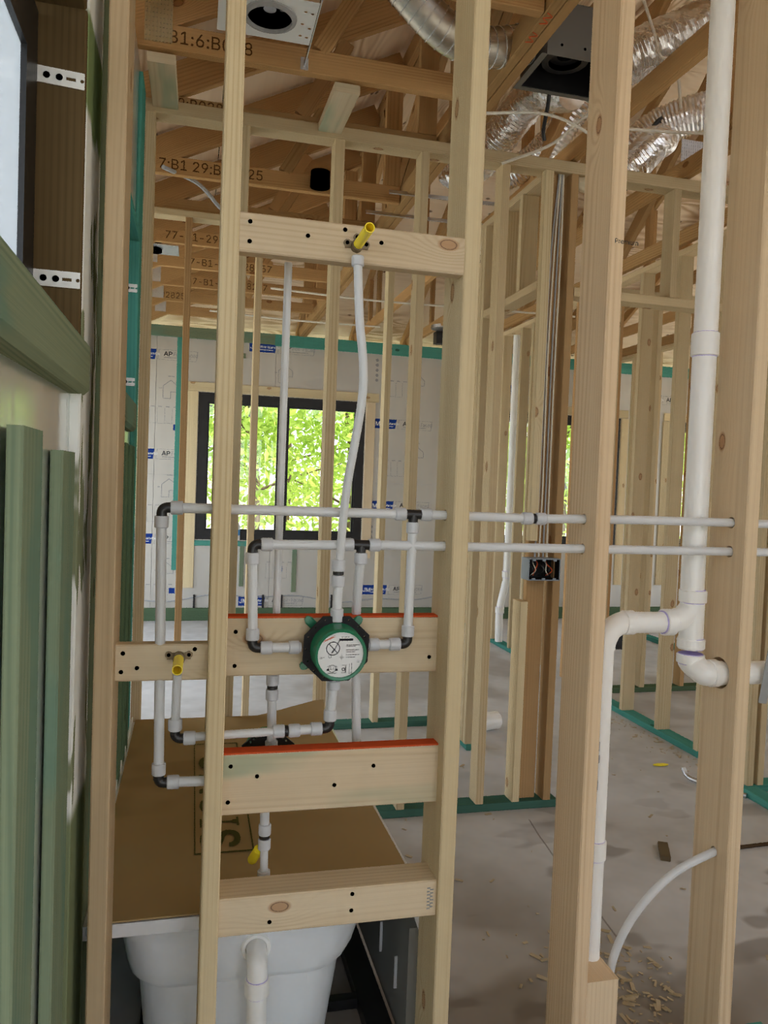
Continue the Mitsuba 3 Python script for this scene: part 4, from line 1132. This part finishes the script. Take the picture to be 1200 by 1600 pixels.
put('hanger_bar', bx(0.358, 0.362, 2.40, 2.945, 3.066, 3.088), 'zinc', can, label='thin metal hanger bar')
put('hanger_bar', bx(0.345, 0.375, 2.936, 2.9395, 3.055, 3.10), 'zinc', can)


def duct(name, pts, r, lab, seed, amp=0.10, n=40, per=0.02, mat='foil', cat_='duct'):
    p = bezier(*pts, n=14)
    L = np.linalg.norm(np.diff(p, axis=0), axis=1).sum()
    m = int(L / per * 2)
    s = np.linspace(0, 1, m)
    acc = np.r_[0, np.cumsum(np.linalg.norm(np.diff(p, axis=0), axis=1))] / L
    q = np.stack([np.interp(s, acc, p[:, k]) for k in range(3)], 1)
    t = tube(q, r, n)
    v = np.array(t.vertices)
    c = np.vstack([np.repeat(q, n, 0), q[:1], q[-1:]])
    d = v - c
    k = 1 + amp * (meshkit.fbm(v * 26, 3, seed) - 0.5) * 2
    k[:-2] += np.repeat(0.035 * (np.arange(m) % 2 * 2 - 1), n)
    t.vertices = c + d * k[:, None]
    return put(name, t, mat, label=lab, cat=cat_)


def spiral(name, pts, r, lab):
    p = bezier(*pts, n=16)
    k = put(name, tube(p, r, 40), 'duct_steel', label=lab, cat='duct', smooth=35)
    m = [tube(arc(p[i], r + 0.001, 0, 2 * math.pi, np.cross(p[i + 1] - p[i], [0, 0, 1]) / np.linalg.norm(np.cross(p[i + 1] - p[i], [0, 0, 1])), np.cross(p[i + 1] - p[i], np.cross(p[i + 1] - p[i], [0, 0, 1])) / np.linalg.norm(np.cross(p[i + 1] - p[i], np.cross(p[i + 1] - p[i], [0, 0, 1]))), 26), 0.0022, 5) for i in range(1, len(p) - 1, 3)]
    put('seam', cat(*m), 'zinc', k)


spiral('spiral_duct', ((0.52, 2.62, 3.36), (0.66, 2.62, 3.215), (0.82, 2.64, 3.11), (0.98, 2.67, 3.10), (1.18, 2.68, 3.16)), 0.066, 'smooth ribbed metal duct crossing behind the near stud at the top')
fan = thing('fan_housing', 'open black exhaust fan housing with grey sides hung between the trusses', 'fan housing')
x0, x1, y0, y1 = 1.165, 1.455, 2.555, 2.79
put('housing', cat(bx(x0, x1, y0, y0 + .003, 3.05, 3.24), bx(x0, x1, y1 - .003, y1, 3.05, 3.24), bx(x0, x0 + .003, y0, y1, 3.05, 3.24), bx(x1 - .003, x1, y0, y1, 3.05, 3.24)), 'dark_steel', fan)
put('lid', bx(x0, x1, y0, y1, 3.237, 3.24), 'black', fan)
put('lining', cat(bx(x0 + .004, x1 - .004, y0 + .0035, y0 + .006, 3.052, 3.236), bx(x0 + .004, x1 - .004, y1 - .006, y1 - .0035, 3.052, 3.236), bx(x0 + .0035, x0 + .006, y0 + .004, y1 - .004, 3.052, 3.236), bx(x1 - .006, x1 - .0035, y0 + .004, y1 - .004, 3.052, 3.236)), 'black', fan)
put('blower', lathe([(0.06, 0), (0.085, 0), (0.085, 0.1), (0.04, 0.1), (0.03, 0.02), (0.06, 0.02)], (1.29, 2.67, 3.10), ZP, 36), 'black', fan, smooth=30)
put('flange', cat(bx(x0 - .02, x1 + .02, y1, y1 + .02, 3.050, 3.0515), bx(x0 - .02, x0, y0, y1, 3.05, 3.0515), bx(x1, x1 + .02, y0, y1, 3.05, 3.0515)), 'dark_steel', fan)
for x in (1.22, 1.31, 1.40):
    put('rivet', lathe([(0, .003), (.004, .002), (.005, 0), (0, 0)], (x, y0, 3.09), YM, 10), 'zinc', fan)
duct('flexible_duct', ((1.52, 3.05, 3.22), (1.45, 3.30, 3.30), (1.40, 3.58, 3.22), (1.36, 3.75, 3.16), (1.30, 4.0, 3.2)), 0.085, 'crinkled silver duct hanging below the black fan housing', 1)
duct('flexible_duct', ((1.55, 3.9, 3.17), (1.68, 3.75, 3.24), (1.76, 3.6, 3.36), (1.85, 3.5, 3.55)), 0.075, 'small crinkled silver duct above the second wall, behind the fan housing', 2)
duct('flexible_duct', ((1.85, 3.62, 3.60), (2.10, 3.60, 3.73), (2.40, 3.60, 3.90), (2.75, 3.60, 4.08), (3.2, 3.6, 4.12)), 0.12, 'big crinkled silver duct rising to the upper right corner', 3)
duct('flexible_duct', ((2.28, 3.95, 3.40), (2.42, 3.85, 3.52), (2.60, 3.70, 3.58), (2.85, 3.6, 3.60)), 0.10, 'crinkled silver duct with black strap behind the upper vent pipe', 4)
duct('flexible_duct', ((2.05, 3.72, 3.12), (2.20, 3.70, 3.24), (2.36, 3.75, 3.40), (2.5, 3.9, 3.5)), 0.085, 'bright silver duct just above the second wall plate right of the wide stud', 5)
duct('flexible_duct', ((1.75, 5.6, 3.25), (2.0, 5.5, 3.3), (2.3, 5.7, 3.35)), 0.10, 'far silver duct seen between the rear studs', 6)
put('duct_strap', tube(arc((2.42, 3.85, 3.50), 0.112, -0.6, 3.6, (0.6, -0.2, 0.77), (-0.5, -0.85, 0.1), 16), 0.012, 6), 'black', label='black strap around the silver duct behind the vent pipe', cat='strap')
put('cord', tube(bezier((1.30, 2.80, 3.10), (1.315, 2.86, 3.02), (1.33, 2.92, 2.97), (1.345, 2.94, 2.935), n=6), 0.008, 8), 'black', fan, label='short black cord')
jb = thing('junction_box', 'round black ceiling box fixed to a truss chord behind the second wall', 'electrical box')
put('cup', lathe([(0.0, 0.08), (0.05, 0.08), (0.052, 0.0), (0.046, 0.0), (0.045, 0.074), (0, 0.074)], (0.60, 4.06, 3.055), ZP, 32), 'black', jb, smooth=30)
for a, b, lab in (((0.955, 3.98, 3.05), (1.55, 3.96, 3.05), 'front bright metal bar hung under the trusses behind the second wall'), ((0.90, 4.30, 3.045), (1.62, 4.30, 3.05), 'rear bright metal bar hung under the trusses behind the second wall')):
    put('hanger_bar', board(a, b, 0.022, 0.006, (0, 0.3, 1), ch=.001), 'zinc', label=lab, cat='metal bar')
rb = thing('rear_light_bracket', 'metal light bracket between far trusses at left', 'bracket')
put('plate', bx(-0.36, -0.14, 5.36, 5.60, 3.04, 3.045), 'zinc', rb)
put('cup', lathe([(0, 0.06), (0.05, 0.06), (0.05, 0), (0.045, 0), (0.044, 0.055), (0, 0.055)], (-0.30, 5.48, 3.02), ZP, 24), 'black', rb, smooth=30)
rb2 = thing('rear_light_bracket', 'flat metal light plate hung near the back wall at right', 'bracket')
put('plate', lathe([(0, 0), (0.12, 0), (0.12, 0.03), (0, 0.03)], (2.32, 7.2, 3.04), ZP, 28), 'zinc', rb2, smooth=30)
put('box', bx(2.30, 2.40, 7.35, 7.45, 2.93, 3.05), 'black', rb2)


def wire(pts, r, mat, lab):
    put('ceiling_cable', tube(bezier(*pts, n=10), r, 7), mat, label=lab, cat='cable', group='cables among the trusses', smooth=35)


wire(((-0.19, 4.05, 3.05), (-0.02, 4.3, 3.08), (0.10, 4.45, 3.02), (0.16, 4.62, 3.05)), 0.011, 'grey_cable', 'thick grey cable sagging under the trusses at left')
wire(((1.05, 2.85, 2.96), (1.30, 2.86, 3.0), (1.50, 2.9, 2.98), (1.7, 2.95, 2.90)), 0.006, 'cable', 'pale cable under the black fan housing')
wire(((1.30, 3.28, 2.97), (1.50, 3.2, 3.05), (1.62, 3.1, 3.15), (1.85, 3.0, 3.22)), 0.007, 'cable', 'pale cable rising beside the wide stud')
wire(((1.85, 3.2, 3.9), (1.98, 3.2, 3.62), (2.02, 3.2, 3.52), (2.10, 3.2, 3.50), (2.14, 3.2, 3.3)), 0.007, 'cable', 'pale cable hanging over the big silver duct')
wire(((1.75, 3.2, 3.16), (2.1, 3.2, 3.19), (2.45, 3.2, 3.23)), 0.007, 'cable', 'pale cable crossing left of the vent pipe')
wire(((0.55, 6.2, 3.03), (1.4, 6.15, 3.0), (2.3, 6.2, 3.03), (3.2, 6.2, 3.04)), 0.009, 'cable', 'cable running level under the rear trusses')
wire(((0.10, 7.25, 3.03), (0.8, 7.2, 3.0), (1.7, 7.25, 3.02)), 0.009, 'cable', 'cable running level before the back wall')
fo = thing('foam_blob', 'blob of cream spray foam at the top of the second wall', 'foam')
fm = trimesh.creation.icosphere(3, 0.045)
fm.vertices *= 1 + 0.5 * (meshkit.fbm(fm.vertices * 30, 2) - 0.5)[:, None]
fm.vertices = fm.vertices * [1.3, .8, .75] + [1.745, 3.345, 2.955]
put('foam', fm, 'foam', fo, smooth=True)
mg = thing('metal_tie_plate', 'galvanised ribbed tie plate on a truss beside the vent pipe', 'tie plate')
put('plate', plate_mesh(2.30, 2.56, 3.42, 3.13, 3.28), 'zinc', mg)

# ---------------------------------------------------------------- bits on the floor
put('wood_scrap', bx(-0.02, 0.02, -0.07, 0.07, 0, 0.02).apply_transform(trimesh.transformations.rotation_matrix(-0.5, [0, 0, 1])).apply_translation((1.975, 2.80, 0)), 'bronze', label='small dark brown scrap lying on the floor right of the wide stud', cat='scrap')
lf = trimesh.creation.icosphere(2, 0.04)
lf.vertices = lf.vertices * [1.2, .5, .12] + [2.58, 3.73, 0.006]
put('fallen_leaf', lf, 'yellow', label='small yellow leaf on the floor behind the near wall', cat='leaf', smooth=True)
put('conduit_offcut', tube(bezier((2.60, 3.56, 0.05), (2.605, 3.53, 0.02), (2.62, 3.46, 0.014), (2.75, 3.25, 0.014), n=6), 0.012, 10), 'zinc', label='bent piece of metal conduit lying on the floor at right', cat='conduit', smooth=35)
put('floor_rod', tube([(2.30, 2.78, 0.008), (2.75, 2.80, 0.008)], 0.008, 8), 'screw', label='thin dark rod on the floor at the right edge', cat='rod')
put('black_crate', cat(bx(4.0, 4.25, 6.6, 6.63, 0, 0.2), bx(4.0, 4.03, 6.6, 6.9, 0, 0.2), bx(4.22, 4.25, 6.6, 6.9, 0, .2), bx(4.0, 4.25, 6.6, 6.9, 0.0, 0.02)), 'black', label='small black open crate on the floor deep at right', cat='crate')
chips = []
for i in range(420):
    a = rng.random()
    if a < 0.62:
        x, y = 1.30 + rng.gauss(0, .10), 2.06 + rng.gauss(0, .14)
    elif a < 0.85:
        x, y = rng.uniform(2.5, 2.85), rng.uniform(3.4, 4.6)
        x = 2.84 - abs(rng.gauss(0, .09))
    else:
        x, y = rng.uniform(0.7, 2.6), rng.uniform(2.0, 4.0)
    s = rng.choice((.004, .005, .006, .007, .009, .012, .017)) * (1.1 if a < .62 else 0.9)
    b = trimesh.creation.box((s * 2, s * .7, .003))
    b.apply_transform(trimesh.transformations.euler_matrix(rng.uniform(-.3, .3), rng.uniform(-.3, .3), rng.uniform(0, 6.3)))
    b.apply_translation((x, y, .004))
    chips.append(b)
put('wood_chips', cat(*chips), 'chip', kind='stuff', label='loose wood chips and sawdust scattered on the floor', cat='wood chips')

# ---------------------------------------------------------------- trees outside
nr = np.random.default_rng(5)


def tree(x, y, h, r, n, lab, base=0.3):
    t = thing('tree', lab, 'tree', 'trees outside the back window')
    tr = [tube(bezier((x, y, -0.2), (x + .06, y, h * .3), (x - .08, y + .05, h * .6), (x + .05, y, h * .92), n=6), np.linspace(0.07, 0.02, 19), 8)]
    for _ in range(9):
        a, z = nr.uniform(0, 6.28), nr.uniform(.2, .8) * h
        tr.append(tube(bezier((x, y, z), (x + .4 * r * math.cos(a), y + .4 * r * math.sin(a), z + .25), (x + .9 * r * math.cos(a), y + .9 * r * math.sin(a), z + .5), n=5), np.linspace(.025, .006, 11), 5))
    put('trunk', cat(*tr), 'bark', t, smooth=35)
    d = nr.normal(size=(n, 3))
    d /= np.linalg.norm(d, axis=1, keepdims=True)
    c = d * (nr.random((n, 1)) ** 0.45) * [r, r, (h - base) / 2] + [x, y, base + (h - base) / 2]
    c = c[meshkit.fbm(c * 1.9, 2, 3) > 0.42]
    n = len(c)
    u = nr.normal(size=(n, 3))
    u /= np.linalg.norm(u, axis=1, keepdims=True)
    w = np.cross(u, nr.normal(size=(n, 3)))
    w /= np.linalg.norm(w, axis=1, keepdims=True)
    s = nr.uniform(.05, .10, (n, 1))
    v = np.stack([c - u * s, c + w * s * .45, c + u * s, c - w * s * .45], 1).reshape(-1, 3)
    k = np.arange(n)[:, None] * 4
    f = np.vstack([k + [0, 1, 2], k + [0, 2, 3]])
    kk = put('foliage', trimesh.Trimesh(v, f, process=False), 'leaf', t)
    tag(kk, kind='stuff')


for i, (x, y, h, r) in enumerate(((-1.2, 12.6, 4.6, 1.6), (0.9, 12.0, 4.2, 1.5), (2.6, 13.0, 5.0, 1.7), (4.4, 12.2, 4.4, 1.6), (6.4, 12.6, 4.8, 1.7), (8.4, 12.4, 4.6, 1.6), (1.8, 15.5, 6.5, 2.4), (5.4, 15.8, 6.2, 2.4), (-1.6, 15.6, 6.0, 2.2), (9.4, 15.2, 6.4, 2.4))):
    tree(x, y, h, r, 5200 if y < 14 else 5200, (f'{ORD[i]} leafy tree from the left in the front row outside the back windows' if i < 6 else f'{ORD[(1, 2, 0, 3)[i - 6]]} tall tree from the left in the rear row outside the back windows'))
